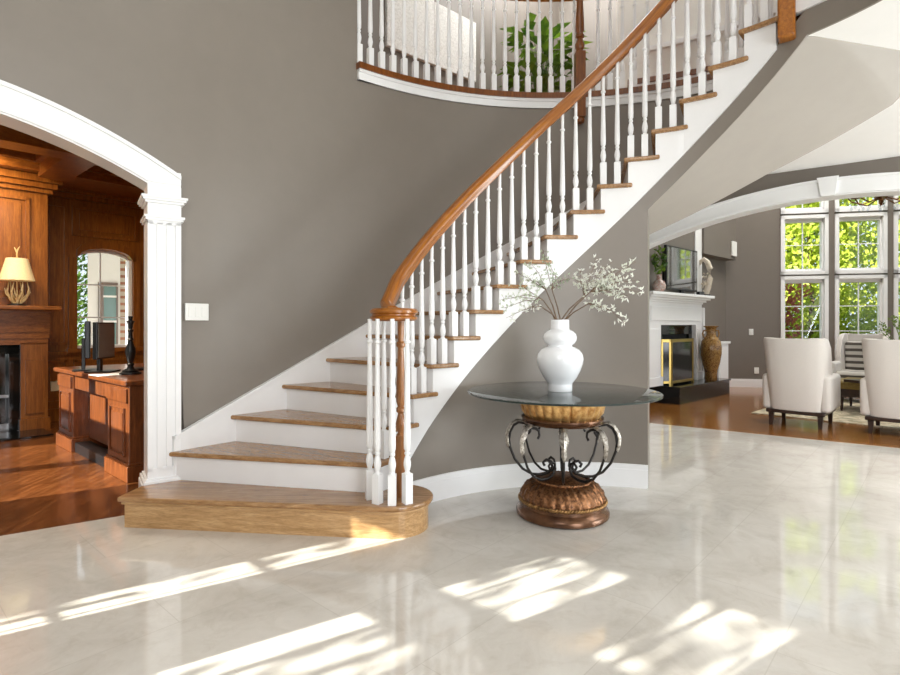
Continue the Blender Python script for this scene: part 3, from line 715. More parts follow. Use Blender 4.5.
# brick wing of the house seen through the study window
q = ray(105, 325, 11.0)
bw = thing('brick_wing', 'brick and white painted house wing outside the study window', 'house', (q.x, q.y, -.3), rad(122))
LB().box(-.0, .3, -3.2, -.26, 0, 5).build('brick_wall', 'brick', bw)
LB().box(-.02, .3, -.26, .29, 0, 5).build('white_wall', 'white', bw)
wf = LB().box(-.05, .0, -.22, .12, .3, 2.35).build('window_frame', 'chrome', bw)
LB().box(-.06, -.045, -.19, .02, .4, 2.3).build('window_glass', solid('teal_glass', srgb(110, 140, 140), .1), wf)
LB().box(-.07, -.05, -.20, .03, 1.0, 1.04).box(-.07, -.05, -.20, .03, 1.55, 1.59).box(-.07, -.05, -.20, .03, 2.05, 2.09).build('glazing_bar', 'white', wf)
q = ray(80, 325, 12.0)
tree('garden_tree', 'leafy green tree seen through the left half of the study window', q.x - .2, q.y, -.3, 3.8, 1.0, 'leafd', 2600, .07, 3)

# ------------------------------------------------------------------ family room arch wall
B0 = (2.508, 6.812); BE = (.817, -.577); BN = (.577, .817)
def Bp(s, d): return (B0[0] + BE[0] * s + BN[0] * d, B0[1] + BE[1] * s + BN[1] * d)
AS, AZ, AR, AHW = 1.86, 2.56, 5.1, 2.2
def bz(s): return AZ - (s - AS) ** 2 / (2 * AR)
m = MB(); BT = .2
for a, b in zip(steps(AS - AHW, AS + AHW, .1)[:-1], steps(AS - AHW, AS + AHW, .1)[1:]):
    q = [Bp(a, 0), Bp(b, 0), Bp(b, BT), Bp(a, BT)]; za, zb = bz(a), bz(b)
    m.add([(*q[0], za), (*q[1], zb), (*q[2], zb), (*q[3], za)] + [(*p, ZTOP) for p in q], [(3, 2, 1, 0), (4, 5, 6, 7), (0, 1, 5, 4), (1, 2, 6, 5), (2, 3, 7, 6), (3, 0, 4, 7)])
m.obox(B0, BE, BN, -5, AS - AHW, 0, BT, 0, ZTOP); m.obox(B0, BE, BN, AS + AHW, 8, 0, BT, 0, ZTOP)
struct(m.build('wall_family_arch', 'wallfam'))
m = MB(); ss = steps(AS - AHW, AS + AHW, .1)
def bandB(f0, f1, d0, d1):
    vs = []
    for s in ss: vs += [(*Bp(s, d0), f0(s)), (*Bp(s, d0), f1(s)), (*Bp(s, d1), f1(s)), (*Bp(s, d1), f0(s))]
    k = len(ss); m.add(vs, [(j * 4 + q, j * 4 + (q + 1) % 4, (j + 1) * 4 + (q + 1) % 4, (j + 1) * 4 + q) for j in range(k - 1) for q in range(4)] + [(3, 2, 1, 0), tuple((k - 1) * 4 + q for q in range(4))])
bandB(bz, lambda s: bz(s) + .17, -.03, .02); bandB(lambda s: bz(s) + .145, lambda s: bz(s) + .172, -.045, .02); bandB(lambda s: bz(s) - .012, bz, -.02, BT + .02)
bandB(lambda s: bz(s), lambda s: bz(s) + .02, -.04, .02)
# keystone
for (d0, d1, w0, w1, z0, z1) in ((-.06, .02, .06, .085, AZ - .012, AZ + .168), (-.07, .02, .095, .095, AZ + .168, AZ + .184)):
    KS = AS - .07; q0 = [Bp(KS - w0, d0), Bp(KS + w0, d0), Bp(KS + w0, d1), Bp(KS - w0, d1)]; q1 = [Bp(KS - w1, d0), Bp(KS + w1, d0), Bp(KS + w1, d1), Bp(KS - w1, d1)]
    m.add([(*p, z0) for p in q0] + [(*p, z1) for p in q1], [(3, 2, 1, 0), (4, 5, 6, 7), (0, 1, 5, 4), (1, 2, 6, 5), (2, 3, 7, 6), (3, 0, 4, 7)])
for sg in (-1, 1):
    a = AS + sg * AHW; m.obox(B0, BE, BN, min(a, a + sg * .17), max(a, a + sg * .17), -.03, .02, 0, bz(a) + .17)
struct(m.build('trim_family_arch', 'white', smooth=25))

# ------------------------------------------------------------------ floors and ceilings
m = MB(); m.box(-9, 10, -7, 12, -.06, 0); struct(m.build('floor_tile', 'tile'))
FB = (2.45, 6.73)
m = MB(); c0 = [(FB[0] + BE[0] * s, FB[1] + BE[1] * s) for s in (-1.6, 9)]
m.prism([c0[0], c0[1], (c0[1][0] + 4.6, c0[1][1] + 6.5), (9, 11), (c0[0][0], 11.5)], -.04, .0015); struct(m.build('floor_family', 'famfloor'))
def archdist(th):
    dx, dy = math.cos(rad(th)), math.sin(rad(th)); q = dx * BN[0] + dy * BN[1]
    k = ((B0[0] - C[0]) * BN[0] + (B0[1] - C[1]) * BN[1])
    return min(7.5, k / q) if q > .02 else 7.5
def ringplate(ths, ri, z0, z1, lim=9):
    m = MB(); vs = []
    for th in ths:
        a, b = pol(ri(th), th), pol(min(lim, archdist(th) + .1), th); vs += [(*a, z0), (*b, z0), (*b, z1), (*a, z1)]
    k = len(ths); m.add(vs, [(j * 4 + q, j * 4 + (q + 1) % 4, (j + 1) * 4 + (q + 1) % 4, (j + 1) * 4 + q) for j in range(k - 1) for q in range(4)] + [(3, 2, 1, 0), tuple((k - 1) * 4 + q for q in range(4))]); return m
m = ringplate(steps(120, 20, 1.5), lambda t: 2.62, 2.87, ZC + .03); m2 = ringplate(steps(33, -60, 2), lambda t: RW1 + .01, ZC + .002, ZC + .03)
m.add(m2.v, m2.f); struct(m.build('ceiling_hall', 'ceil'))
m = ringplate(steps(129, 38.5, 1.5), lambda t: 2.64, ZF2 - .15, ZF2 - .01); m2 = ringplate(steps(38.5, -60, 2), lambda t: RS + .02, ZF2 - .15, ZF2 - .01)
m.add(m2.v, m2.f); struct(m.build('floor_upper', 'famfloor'))
m = MB(); m.box(-8, 10.5, -6, 10.7, ZTOP, ZTOP + .2); struct(m.build('ceiling', 'ceil'))

# ------------------------------------------------------------------ entry wall behind the camera (lets the sun in)
EO = (-3.55, .145); EE = (.743, -.669); EN = (-.669, -.743)
m = MB()
OPEN = [(-.95, -.68, .25, 2.42), (-.14, .36, .3, 2.05), (-.14, .36, 2.17, 2.62), (.62, 1.05, .3, 2.05), (.62, 1.05, 2.17, 2.62), (1.6, 1.9, .25, 2.62)]
def ebox(m, t0, t1, d0, d1, z0, z1): return m.obox(EO, EE, EN, t0, t1, d0, d1, z0, z1)
edges = [(-1.9, -.95), (-.68, -.14), (.36, .62), (1.05, 1.6), (1.9, 9.5)]
for a, b in edges: ebox(m, a, b, 0, .12, 0, ZTOP)
ebox(m, -2.5, -1.9, 0, .12, 3.12, ZTOP)
ebox(m, -.95, -.68, 0, .12, 2.42, ZTOP); ebox(m, -.95, -.68, 0, .12, 0, .25); ebox(m, 1.6, 1.9, 0, .12, 2.62, ZTOP); ebox(m, 1.6, 1.9, 0, .12, 0, .25)
for a, b in ((-.14, .36), (.62, 1.05)): ebox(m, a, b, 0, .12, 2.62, ZTOP); ebox(m, a, b, 0, .12, 2.05, 2.17); ebox(m, a, b, 0, .12, 0, .3)
struct(m.build('wall_entry', 'wall'))
for k, (a, b, z0, z1) in enumerate(OPEN):
    m = MB()
    for (x0, x1, y0, y1) in ((a, a + .03, z0, z1), (b - .03, b, z0, z1), (a, b, z0, z0 + .03), (a, b, z1 - .03, z1)): ebox(m, x0, x1, .04, .09, y0, y1)
    for q in range(1, int((z1 - z0) / .5) + 1): zz = z0 + (z1 - z0) * q / (int((z1 - z0) / .5) + 1); ebox(m, a, b, .055, .075, zz - .01, zz + .01)
    rb = random.Random(100 + k); x = a + .04  # irregular vertical bars, added to cut the sunlight into streaks
    while x < b - .03:
        bw_ = rb.choice((.008, .012, .02, .03)); y1 = z1 if rb.random() < .7 else lerp(z0, z1, rb.uniform(.5, .9)); ebox(m, x, x + bw_, .05, .07, z0, y1); x += bw_ + rb.choice((.06, .11, .16))
    w = struct(m.build('window_%d' % (60 + k), 'white')); PM[w.name] = Matrix.Identity(4)
    m = MB(); ebox(m, a + .01, b - .01, .063, .067, z0 + .01, z1 - .01); m.build('window_glass', 'pane', w)

# unseen right-hand hall wall; its wide window is added for the fill lamp
m = MB(); HX = 7.4
for (y0, y1, z0, z1) in ((-4.5, .4, 0, ZTOP), (3.4, 3.9, 0, ZTOP), (.4, 3.4, 0, .3), (.4, 3.4, 2.6, ZTOP)): m.box(HX, HX + .15, y0, y1, z0, z1)
struct(m.build('wall_hall_right', 'wall'))
m = MB()
for (y0, y1, z0, z1) in ((.4, .46, .3, 2.6), (3.34, 3.4, .3, 2.6), (1.37, 1.43, .3, 2.6), (2.37, 2.43, .3, 2.6), (.4, 3.4, .3, .36), (.4, 3.4, 2.54, 2.6)): m.box(HX + .03, HX + .1, y0, y1, z0, z1)
w = struct(m.build('window_80', 'white')); PM[w.name] = Matrix.Identity(4)
MB().box(HX + .06, HX + .066, .43, 3.37, .33, 2.57).build('window_glass', 'pane', w)
# ------------------------------------------------------------------ upper hall
AWD = Vector((.92, .83)).normalized(); AWN = (AWD.y, -AWD.x)
aw0 = Vector((-.65, 5.6)) - AWD * .55
m = MB(); m.obox(aw0, AWD, (-AWN[0], -AWN[1]), 0, 3.6, 0, .12, ZF2 - .1, ZTOP); struct(m.build('wall_upper_hall', 'wallfam'))
m = MB(); m.obox(aw0, AWD, AWN, -.06, .0, -.14, .03, ZF2, ZTOP); struct(m.build('trim_upper_corner', 'white'))
for k, (u0, u1, zt) in enumerate(((386, 431, 4.95), (433.5, 473, 4.72))):
    a = onplane(u0, 50, (aw0.x + AWN[0] * .02, aw0.y + AWN[1] * .02), AWN); b = onplane(u1, 50, (aw0.x + AWN[0] * .02, aw0.y + AWN[1] * .02), AWN)
    L = (b - a).length; zb = 4.03
    o = MB().obox((a.x, a.y), AWD, AWN, 0, L, -.02, .02, zb, zt).build('wall_panel', 'art', bevel=.006)
    tag(o, ('taller white woven wall panel nearest the left end of the balcony', 'white woven wall panel between the taller panel and the balcony plant')[k], 'wall art', 'woven panels on the balcony wall')
# potted plant on the balcony
pl = thing('potted_plant', 'bushy green potted plant behind the balcony balusters', 'plant', (1.05, 6.35, ZF2 - .01))
LB().lathe([(.15, 0), (.2, .3), (.22, .36), (.2, .38), (.19, .34)], n=24).build('pot', 'ivory', pl, smooth=40)
rg = random.Random(5); ml = LB(); ms = LB()
for k in range(170):
    a = rg.uniform(0, 2 * PI); h = rg.uniform(.45, 1.15); rr = rg.uniform(.08, .40)
    tip = Vector((rr * math.cos(a), rr * math.sin(a), h)); ms.tube([(0, 0, .3), (tip.x * .4, tip.y * .4, h * .7), tuple(tip)], [.004, .003, .002], 4)
    d = Vector((math.cos(a), math.sin(a), rg.uniform(-.5, .6))).normalized(); s_ = d.cross(Vector((0, 0, 1))).normalized(); L = rg.uniform(.16, .26); w = L * .28
    up = Vector((0, 0, .03)); p = tip
    ml.add([p, p + d * L * .35 + s_ * w + up, p + d * L, p + d * L * .35 - s_ * w + up, p + d * L * .45], [(0, 1, 4), (1, 2, 4), (2, 3, 4), (3, 0, 4)])
ms.build('stem', 'leafd', pl); ml.build('foliage', 'leafp', pl)
# raised white-panelled stair base at the right of the hall
m = MB(); m.arcwall([(pol(2.88, t), pol(3.5, t), ZF2 - .02, 3.53) for t in steps(73, 15, 2)]); o = struct(m.build('floor_upper_step', 'white', smooth=30))
m = MB(); m.arcwall([(pol(2.855, t), pol(3.5, t), 3.53, 3.575) for t in steps(73.5, 15, 2)]); struct(m.build('trim_upper_step', 'newel2', smooth=30))
m = MB(); m.arcwall([(pol(3.4, t), pol(3.5, t), 3.57, ZTOP) for t in steps(75, 10, 2)]); struct(m.build('wall_upper_right', 'ivory', smooth=30))
m = MB(); m.arcwall([(pol(3.36, t), pol(3.42, t), 4.06 + .18 * (70 - t) / 45, 4.11 + .18 * (70 - t) / 45) for t in steps(70, 15, 2)]); struct(m.build('trim_upper_rail', 'white', smooth=30))

# ------------------------------------------------------------------ glass pedestal table
TX, TY = .714, 3.50
tb = thing('pedestal_table', 'round glass-topped table on an ornate bronze and iron pedestal below the stairs', 'table', (TX, TY, 0))
bs = LB().lathe([(.0, 0), (.278, 0), (.290, .010), (.292, .028), (.284, .046), (.268, .056), (.262, .064), (.270, .068), (.270, .09), (.26, .096)], n=48).build('base', 'copper', tb, smooth=40)
m = LB()
vs = []; n = 192; PR = [(.262, .094), (.258, .125), (.242, .158), (.216, .186), (.185, .206), (.165, .214)]
for j, (r, z) in enumerate(PR):
    for k in range(n):
        q = 2 * PI * k / n; b = .010 * abs(math.sin(9 * q + (j % 2) * PI / 2)) * (1 if 0 < j < 5 else 0) + .004 * math.sin(31 * q + j); vs.append(((r + b) * math.cos(q), (r + b) * math.sin(q), z + b * .6))
m.add(vs, [(j * n + k, j * n + (k + 1) % n, (j + 1) * n + (k + 1) % n, (j + 1) * n + k) for j in range(len(PR) - 1) for k in range(n)]); m.lathe([(.17, .210), (.12, .228), (.08, .246), (.0, .248)], n=32)
m.build('carved_dome', 'bronze', tb, smooth=50)
def rope(r, z, rad_, turns, name, mat, parent):
    m = LB()
    for ph in (0, PI):
        pts = []
        for k in range(turns * 6 + 1):
            q = 2 * PI * k / (turns * 6); w = turns * q + ph; pts.append(((r + rad_ * .6 * math.cos(w)) * math.cos(q), (r + rad_ * .6 * math.cos(w)) * math.sin(q), z + rad_ * .6 * math.sin(w)))
        m.tube(pts, rad_ * .75, 6)
    return m.build(name, mat, parent, smooth=60)
rope(.268, .100, .010, 44, 'rope_moulding', 'goldrope', bs); rope(.168, .218, .009, 30, 'rope_moulding', 'bronze', bs)
for k in range(8):
    a = 2 * PI * k / 8 - PI / 2 - .17; ca, sa = math.cos(a), math.sin(a)
    P = lambda r, z: (r * ca, r * sa, z)
    pts = [P(.215, .50), P(.20, .52), P(.205, .55), P(.235, .568), P(.275, .574), P(.308, .552), P(.330, .51), P(.337, .46), P(.33, .41), P(.30, .335), P(.25, .275), P(.19, .245), P(.13, .242), P(.085, .258), P(.062, .295), P(.07, .33), P(.10, .34), P(.12, .32), P(.11, .30)]
    pp = []
    for i in range(len(pts) - 1):
        for t in (0, .5): pp.append(tuple(lerp(pts[i][q], pts[i + 1][q], t) for q in range(3)))
    pp.append(pts[-1])
    up = (-sa, ca, 0)
    arm = LB().tube(pp, .0065, 8, up=up, flat=1.3).build('scroll_arm', 'iron', tb, smooth=60)
    m = LB(); vs = []; LP = [P(.24, .580), P(.285, .590), P(.322, .572), P(.346, .53), P(.358, .49), P(.352, .44), P(.340, .405)]; wd = [.012, .019, .023, .024, .020, .014, .003]
    for j, (p, w) in enumerate(zip(LP, wd)):
        for q in (-1, -.5, 0, .5, 1): 
            zz = .006 * (1 - abs(q)); w2 = w * (1 + .22 * (1 if j % 2 else -1) * (abs(q) == 1))
            vs.append((p[0] - sa * w2 * q + ca * (zz - .012 * abs(q)), p[1] + ca * w2 * q + sa * (zz - .012 * abs(q)), p[2] + (zz if j < 2 else 0)))
    m.add(vs, [(j * 5 + q, j * 5 + q + 1, (j + 1) * 5 + q + 1, (j + 1) * 5 + q) for j in range(len(LP) - 1) for q in range(4)])
    lf = m.build('acanthus_leaf', 'silverleaf', arm, smooth=50); sd = lf.modifiers.new('s', 'SOLIDIFY'); sd.thickness = .006
vs = []; n = 288; PR = [(.232, .622), (.236, .634), (.25, .652), (.258, .685), (.268, .715), (.272, .734)]
for j, (r, z) in enumerate(PR):
    for k in range(n): 
        q = 2 * PI * k / n; b = .013 * (abs(math.sin(14 * q)) ** .6 - .6) * (1 if 0 < j < 5 else .2); vs.append(((r + b) * math.cos(q), (r + b) * math.sin(q), z))
m = LB(); m.add(vs, [(j * n + k, j * n + (k + 1) % n, (j + 1) * n + (k + 1) % n, (j + 1) * n + k) for j in range(len(PR) - 1) for k in range(n)]); bowl = m.build('fluted_bowl', 'gold', tb, smooth=60)
LB().lathe([(.0, .578), (.225, .578), (.248, .584), (.256, .594), (.248, .604), (.258, .612), (.258, .620), (.238, .628), (.0, .628)], n=48).build('lower_ring', 'copper', bowl, smooth=40)
LB().lathe([(.26, .730), (.278, .736), (.284, .748), (.276, .762), (.26, .767), (.24, .767), (.235, .73)], n=48).build('upper_ring', 'copper', bowl, smooth=40)
LB().lathe([(.0, .768), (.593, .768), (.6, .771), (.6, .778), (.593, .781), (.0, .781)], n=96).build('glass_top', 'tableglass', tb, smooth=30)
LB().lathe([(.5985, .7685), (.6025, .771), (.6025, .778), (.5985, .7805)], n=96).build('glass_edge', 'edgeglass', tb, smooth=30)
# vase
VX, VY = (560 - 450) / F * 3.5, 3.5
vz = .781
vprof = [(.0, 0), (.074, 0), (.077, .005), (.077, .042), (.078, .05), (.105, .085), (.128, .13), (.143, .175), (.147, .205), (.141, .235), (.122, .262), (.095, .277), (.076, .284), (.076, .29), (.092, .302), (.104, .322), (.106, .342), (.10, .362), (.083, .38), (.062, .389), (.0585, .395), (.058, .452), (.053, .452), (.053, .38), (.0, .36)]
va = LB; vs_ = thing('vase', 'white bulbous double-gourd vase on the glass table', 'vase', (VX, VY, vz))
LB().lathe(vprof, n=56).build('vase_body', 'vase', vs_, smooth=40)
# branches
VT = Vector((VX, VY, vz + .452))
def branch(k, tips, label, blos, dens=26, size=.02):
    rg = random.Random(40 + k)
    o = thing('flowering_branch', label, 'branch', (VX, VY, vz + .38), 0, 'flowering branches in the white vase')
    m = MB(); ml = MB(); off = Vector((rg.uniform(-.03, .03), rg.uniform(-.03, .03), 0))
    u0, v0, d0 = tips[0]; base = Vector((VX, VY, vz + .40)) + off
    knot = ray(*tips[0]); mid = base.lerp(knot, .5) + Vector((0, 0, .02))
    m.tube([base, mid, knot], [.0045, .004, .003], 6)
    for t in tips[1:]:
        e = ray(*t); mdl = knot.lerp(e, .5) + Vector((rg.uniform(-.02, .02), rg.uniform(-.02, .02), .02)); pts = [knot, mdl, e]
        m.tube(pts, [.0026, .0018, .0008], 5)
        for _ in range(dens):
            f = rg.uniform(.2, 1.02); p = knot.lerp(mdl, f * 2) if f < .5 else mdl.lerp(e, f * 2 - 1)
            d = Vector((rg.gauss(0, 1), rg.gauss(0, 1), rg.gauss(0, .8))).normalized(); sl = rg.uniform(.01, .035); q = p + d * sl
            m.tube([p, q], [.0009, .0006], 3)
            for _2 in range(3):
                a = (d + Vector((rg.gauss(0, .7), rg.gauss(0, .7), rg.gauss(0, .7)))).normalized(); b = a.orthogonal().normalized() * size * .38; L = a * size * rg.uniform(.8, 1.7)
                ml.add([q, q + L * .5 + b, q + L, q + L * .5 - b], [(0, 1, 2, 3)])
    m.build('stem', 'bark', o, smooth=60); ml.build('blossoms' if blos else 'leaves', 'blossom' if blos else 'sprig', o)
    return o
branch(0, [(543, 300, 3.46), (500, 300, 3.40), (512, 285, 3.45), (520, 296, 3.3), (505, 308, 3.42)], 'pale leafy branch in the vase reaching out to the left', False, 20, .014)
branch(1, [(546, 290, 3.52), (515, 272, 3.5), (530, 262, 3.5), (528, 280, 3.45), (538, 285, 3.4)], 'feathery branch in the vase leaning up and left over the white stringer', False, 20, .014)
branch(2, [(552, 290, 3.48), (543, 250, 3.5), (549, 262, 3.55), (556, 275, 3.4), (570, 278, 3.45)], 'short branch in the vase standing nearly straight up', False, 18, .014)
branch(3, [(584, 296, 3.45), (612, 262, 3.4), (596, 258, 3.48), (580, 268, 3.5), (575, 280, 3.4), (600, 276, 3.4)], 'blossoming branch in the vase arching up to the right', True, 20, .017)
branch(4, [(590, 292, 3.35), (636, 262, 3.3), (630, 275, 3.3), (642, 292, 3.3), (620, 268, 3.32), (628, 296, 3.32), (606, 284, 3.32), (640, 280, 3.28)], 'longest white blossom branch in the vase reaching to the far right', True, 22)
branch(5, [(588, 304, 3.4), (600, 308, 3.38), (614, 313, 3.36), (624, 322, 3.35)], 'low drooping white blossom branch at the right of the vase', True, 14)
branch(6, [(540, 306, 3.42), (522, 313, 3.38), (506, 318, 3.36)], 'thin drooping twig at the left of the vase', True, 9)

# ------------------------------------------------------------------ family room
WW = (5.75, 10.60); WD = (.978, -.208); WNr = (.208, .978)
def Wq(s, d): return (WW[0] + WD[0] * s + WNr[0] * d, WW[1] + WD[1] * s + WNr[1] * d)
def sat(u): p = onplane(u, 300, WW, WNr); return (p.x - WW[0]) * WD[0] + (p.y - WW[1]) * WD[1]
cols = [(sat(780.3), sat(828)), (sat(834.5), sat(886.7)), (sat(893.5), sat(945))]; cols += [(cols[2][1] + .25 + 1.1 * q, cols[2][1] + 1.2 + 1.1 * q) for q in range(4)]
rows = [(.52, 2.125), (2.155, 3.275), (3.31, 4.55)]
# wall = sill zone, head zone, mullion strips between openings
m = MB(); wb = lambda m, s0, s1, z0, z1, d0=0, d1=.2: m.obox(WW, WD, WNr, s0, s1, d0, d1, z0, z1)
wb(m, -.7, cols[0][0], 0, ZTOP); wb(m, cols[-1][1], 9, 0, ZTOP)
for a in range(len(cols) - 1): wb(m, cols[a][1], cols[a + 1][0], 0, ZTOP)
for c in cols:
    wb(m, *c, 0, rows[0][0]); wb(m, *c, rows[2][1], ZTOP)
    for a, b in ((0, 1), (1, 2)): wb(m, *c, rows[a][1], rows[b][0])
struct(m.build('wall_family_window', 'wallfam'))
m = MB(); wb(m, -.7, 9, 0, .13, -.016, 0); wb(m, -.7, 9, .13, .16, -.01, 0); struct(m.build('baseboard_family', 'white'))
k = 2
for c in cols:
    for r in rows:
        m = MB(); fw = .065
        for (s0, s1, z0, z1) in ((c[0], c[0] + fw, *r), (c[1] - fw, c[1], *r), (c[0], c[1], r[0], r[0] + fw), (c[0], c[1], r[1] - fw, r[1])): wb(m, s0, s1, z0, z1, -.03, .12)
        for (s0, s1, z0, z1) in ((c[0] + fw, c[0] + .095, *r), (c[1] - .095, c[1] - fw, *r), (c[0], c[1], r[0] + fw, r[0] + .11), (c[0], c[1], r[1] - .13, r[1] - fw)): wb(m, s0, s1, max(z0, r[0]), z1, .03, .12)
        sc_ = (c[0] + c[1]) / 2; wb(m, sc_ - .008, sc_ + .008, *r, .06, .085)
        nz = 3 if r is rows[0] else 2
        for j in range(1, nz): zz = r[0] + .1 + (r[1] - r[0] - .2) * j / nz; wb(m, c[0], c[1], zz - .008, zz + .008, .06, .085)
        w = struct(m.build('window_%d' % k, 'white')); PM[w.name] = Matrix.Identity(4); k += 1
        m = MB(); wb(m, c[0] + .1, c[1] - .1, r[0] + .1, r[1] - .1, .07, .075); m.build('window_glass', 'pane', w)
# fireplace wall (diagonal)
G1 = Vector((.733, .68)); G2 = (-.68, .733); HC = (3.465, 8.25)
def gb(m, t0, t1, d0, d1, z0, z1): return m.obox(HC, G1, G2, t0, t1, d0, d1, z0, z1)
m = MB(); gb(m, -1.7, 3.25, .5, .65, 0, ZTOP); struct(m.build('wall_family_left', 'wallfam'))
m = MB(); gb(m, -.45, 1.56, .36, .52, 1.70, ZTOP); struct(m.build('wall_overmantel', 'wallfam'))
m = MB(); gb(m, 1.30, 1.56, .34, .52, 1.70, 4.0); struct(m.build('trim_overmantel', 'white'))
m = MB(); gb(m, 1.56, 3.0, .30, .52, 2.44, ZTOP); struct(m.build('wall_bulkhead', 'wallfam'))
ff = thing('fireplace', 'white mantel fireplace on a raised black marble hearth in the family room', 'fireplace', (*(Vector(HC) + G1 * .9), 0))
m = MB(); gb(m, .0, 1.93, .02, .5, 0, .235); hb = m.build('hearth', 'blackmarble', ff); m = MB(); gb(m, -.02, 1.95, 0, .5, .235, .265); m.build('hearth_top', 'blackmarble', hb, bevel=.005)
m = MB()
for (z0, z1, t) in ((1.655, 1.70, 0), (1.62, 1.655, .05), (1.585, 1.62, .10), (1.555, 1.585, .14)): gb(m, -.55 + t, 1.66 - t, .16 + t, .52, z0, z1)
m.build('mantel_shelf', 'white', ff, bevel=.004)
m = MB(); gb(m, -.4, 1.54, .33, .5, 1.20, 1.56); gb(m, -.3, 1.46, .315, .34, 1.27, 1.49); m.build('frieze', 'white', ff, bevel=.004)
for (t0, t1) in ((-.4, .04), (1.30, 1.54)):
    m = MB(); gb(m, t0, t1, .33, .5, .265, 1.22); gb(m, t0 + .05, t1 - .05, .315, .34, .42, 1.14); gb(m, t0 - .01, t1 + .02, .305, .5, .265, .40); m.build('mantel_leg', 'white', ff, bevel=.004)
m = MB(); gb(m, .04, .22, .40, .5, .265, 1.2); gb(m, 1.18, 1.30, .40, .5, .265, 1.2); gb(m, .04, 1.30, .40, .5, 1.05, 1.2); m.build('marble_slip', 'blackmarble', ff)
m = MB(); gb(m, .2, 1.2, .44, .49, .265, 1.06); m.build('firebox', 'fire', ff)
m = MB(); gb(m, 1.54, 1.60, .30, .5, 1.05, 1.5); m.build('corbel', 'white', ff, bevel=.01)
# brass fire screen
fs_ = thing('fire_screen', 'folding brass-framed glass fire screen standing on the black hearth', 'fire screen', (*(Vector(HC) + G1 * .7 + Vector(G2) * .2), .265))
for k, (t0, t1, d0, d1) in enumerate(((.06, .14, .34, .22), (.14, .92, .22, .22), (.92, 1.2, .22, .34))):
    a = Vector(HC) + G1 * t0 + Vector(G2) * d0; b = Vector(HC) + G1 * t1 + Vector(G2) * d1; e = (b - a); L = e.length; e.normalize(); n = (-e.y, e.x)
    m = MB()
    for (x0, x1, z0, z1) in ((0, .03, .29, .98), (L - .03, L, .29, .98), (0, L, .29, .33), (0, L, .93, .98)): m.obox(a, e, n, x0, x1, -.012, .012, z0, z1)
    m.obox(a, e, n, .0, .03, -.02, .02, .265, .29); m.obox(a, e, n, L - .03, L, -.02, .02, .265, .29)
    fr = m.build('screen_frame', 'brass', fs_, bevel=.003)
    MB().obox(a, e, n, .03, L - .03, -.003, .003, .33, .93).build('glass_panel', 'brickdark', fr)
# tall vase on hearth
q = ray(711, 378, 9.15); q = Vector(HC) + G1 * 1.42 + Vector(G2) * .13
tv_ = thing('floor_vase', 'tall gilded floral vase at the right end of the black hearth', 'vase', (q.x, q.y, .265))
LB().lathe([(.0, 0), (.09, 0), (.10, .02), (.095, .12), (.105, .18), (.14, .30), (.165, .45), (.168, .55), (.15, .66), (.11, .72), (.078, .76), (.072, .84), (.09, .89), (.125, .915), (.115, .92), (.07, .86), (0, .8)], n=36).build('vase_body', 'satsuma', tv_, smooth=50)
for sg in (-1, 1): LB().tube([(sg * .075, 0, .84), (sg * .125, 0, .84), (sg * .14, 0, .79), (sg * .12, 0, .72)], [.014, .014, .014, .012], 8, up=(0, 1, 0)).build('handle', 'satsuma', tv_, smooth=60)
# television on the mantel
a = Vector(HC) + G1 * .12 + Vector(G2) * .30; L = 1.12
tvn = thing('television', 'flat television with glossy dark screen standing on the white mantel', 'television', (*(a + G1 * .6), 1.70))
MB().obox(a, G1, G2, 0, L, -.02, .025, 1.76, 2.45).build('housing', 'black', tvn, bevel=.006)
MB().obox(a, G1, G2, .025, L - .025, -.0225, -.019, 1.785, 2.425).build('screen', 'screen', tvn)
MB().obox(a, G1, G2, .35, .85, -.08, .04, 1.70, 1.715).obox(a, G1, G2, .55, .65, .0, .03, 1.71, 1.8).build('stand', 'black', tvn, bevel=.004)
# mantel ornaments
q = Vector(HC) + G1 * -.20 + Vector(G2) * .245
jar = thing('ginger_jar', 'patterned round jar with greenery on the mantel left of the television', 'jar', (q.x, q.y, 1.70))
LB().lathe([(.0, 0), (.06, 0), (.095, .05), (.10, .10), (.08, .15), (.04, .18), (.035, .24), (.04, .26), (.03, .26), (0, .2)], n=28).build('jar_body', 'bluewhite', jar, smooth=50)
m = LB(); leaves(m, (.0, 0, .46), (.10, .10, .22), 90, .045, random.Random(9)); m.build('foliage', 'leafp', jar)
q = Vector(HC) + G1 * 1.50 + Vector(G2) * .25
sc2 = thing('shell_sculpture', 'tall cream shell-like sculpture on the right end of the white mantel', 'sculpture', (q.x, q.y, 1.70))
LB().lathe([(.0, 0), (.08, 0), (.08, .02), (.04, .03)], n=20).build('base', 'black', sc2, smooth=40)
pts = [(0, 0, .02), (.03, -.02, .14), (.055, -.035, .3), (.055, -.035, .46), (.02, -.02, .58), (-.03, .01, .63), (-.07, .03, .60), (-.08, .03, .53)]
LB().tube(pts, [.045, .05, .05, .048, .045, .042, .03, .008], 14).build('shell', 'shell', sc2, smooth=60)
m = LB(); leaves(m, (.02, 0, .22), (.08, .08, .2), 60, .035, random.Random(4)); m.build('fronds', 'shell', sc2)
q = Vector(HC) + G1 * 1.24 + Vector(G2) * .235
tag(MB().obox((q.x, q.y), G1, G2, -.09, .09, -.03, .03, 1.70, 1.76).build('media_box', 'black', bevel=.005), 'small black box on the mantel between television and shell sculpture', 'box')
# low white cabinet
lc = thing('low_cabinet', 'low white cabinet beside the raised hearth', 'cabinet', (*(Vector(HC) + G1 * 2.2 + Vector(G2) * .35), 0))
m = MB(); gb(m, 1.98, 2.42, .22, .499, 0, .86); m.build('body', 'white', lc); m = MB(); gb(m, 1.96, 2.45, .19, .499, .86, .90); m.build('cabinet_top', 'white', lc, bevel=.005)
m = MB(); gb(m, 2.02, 2.38, .205, .222, .12, .82); m.build('door', 'white', lc, bevel=.004)
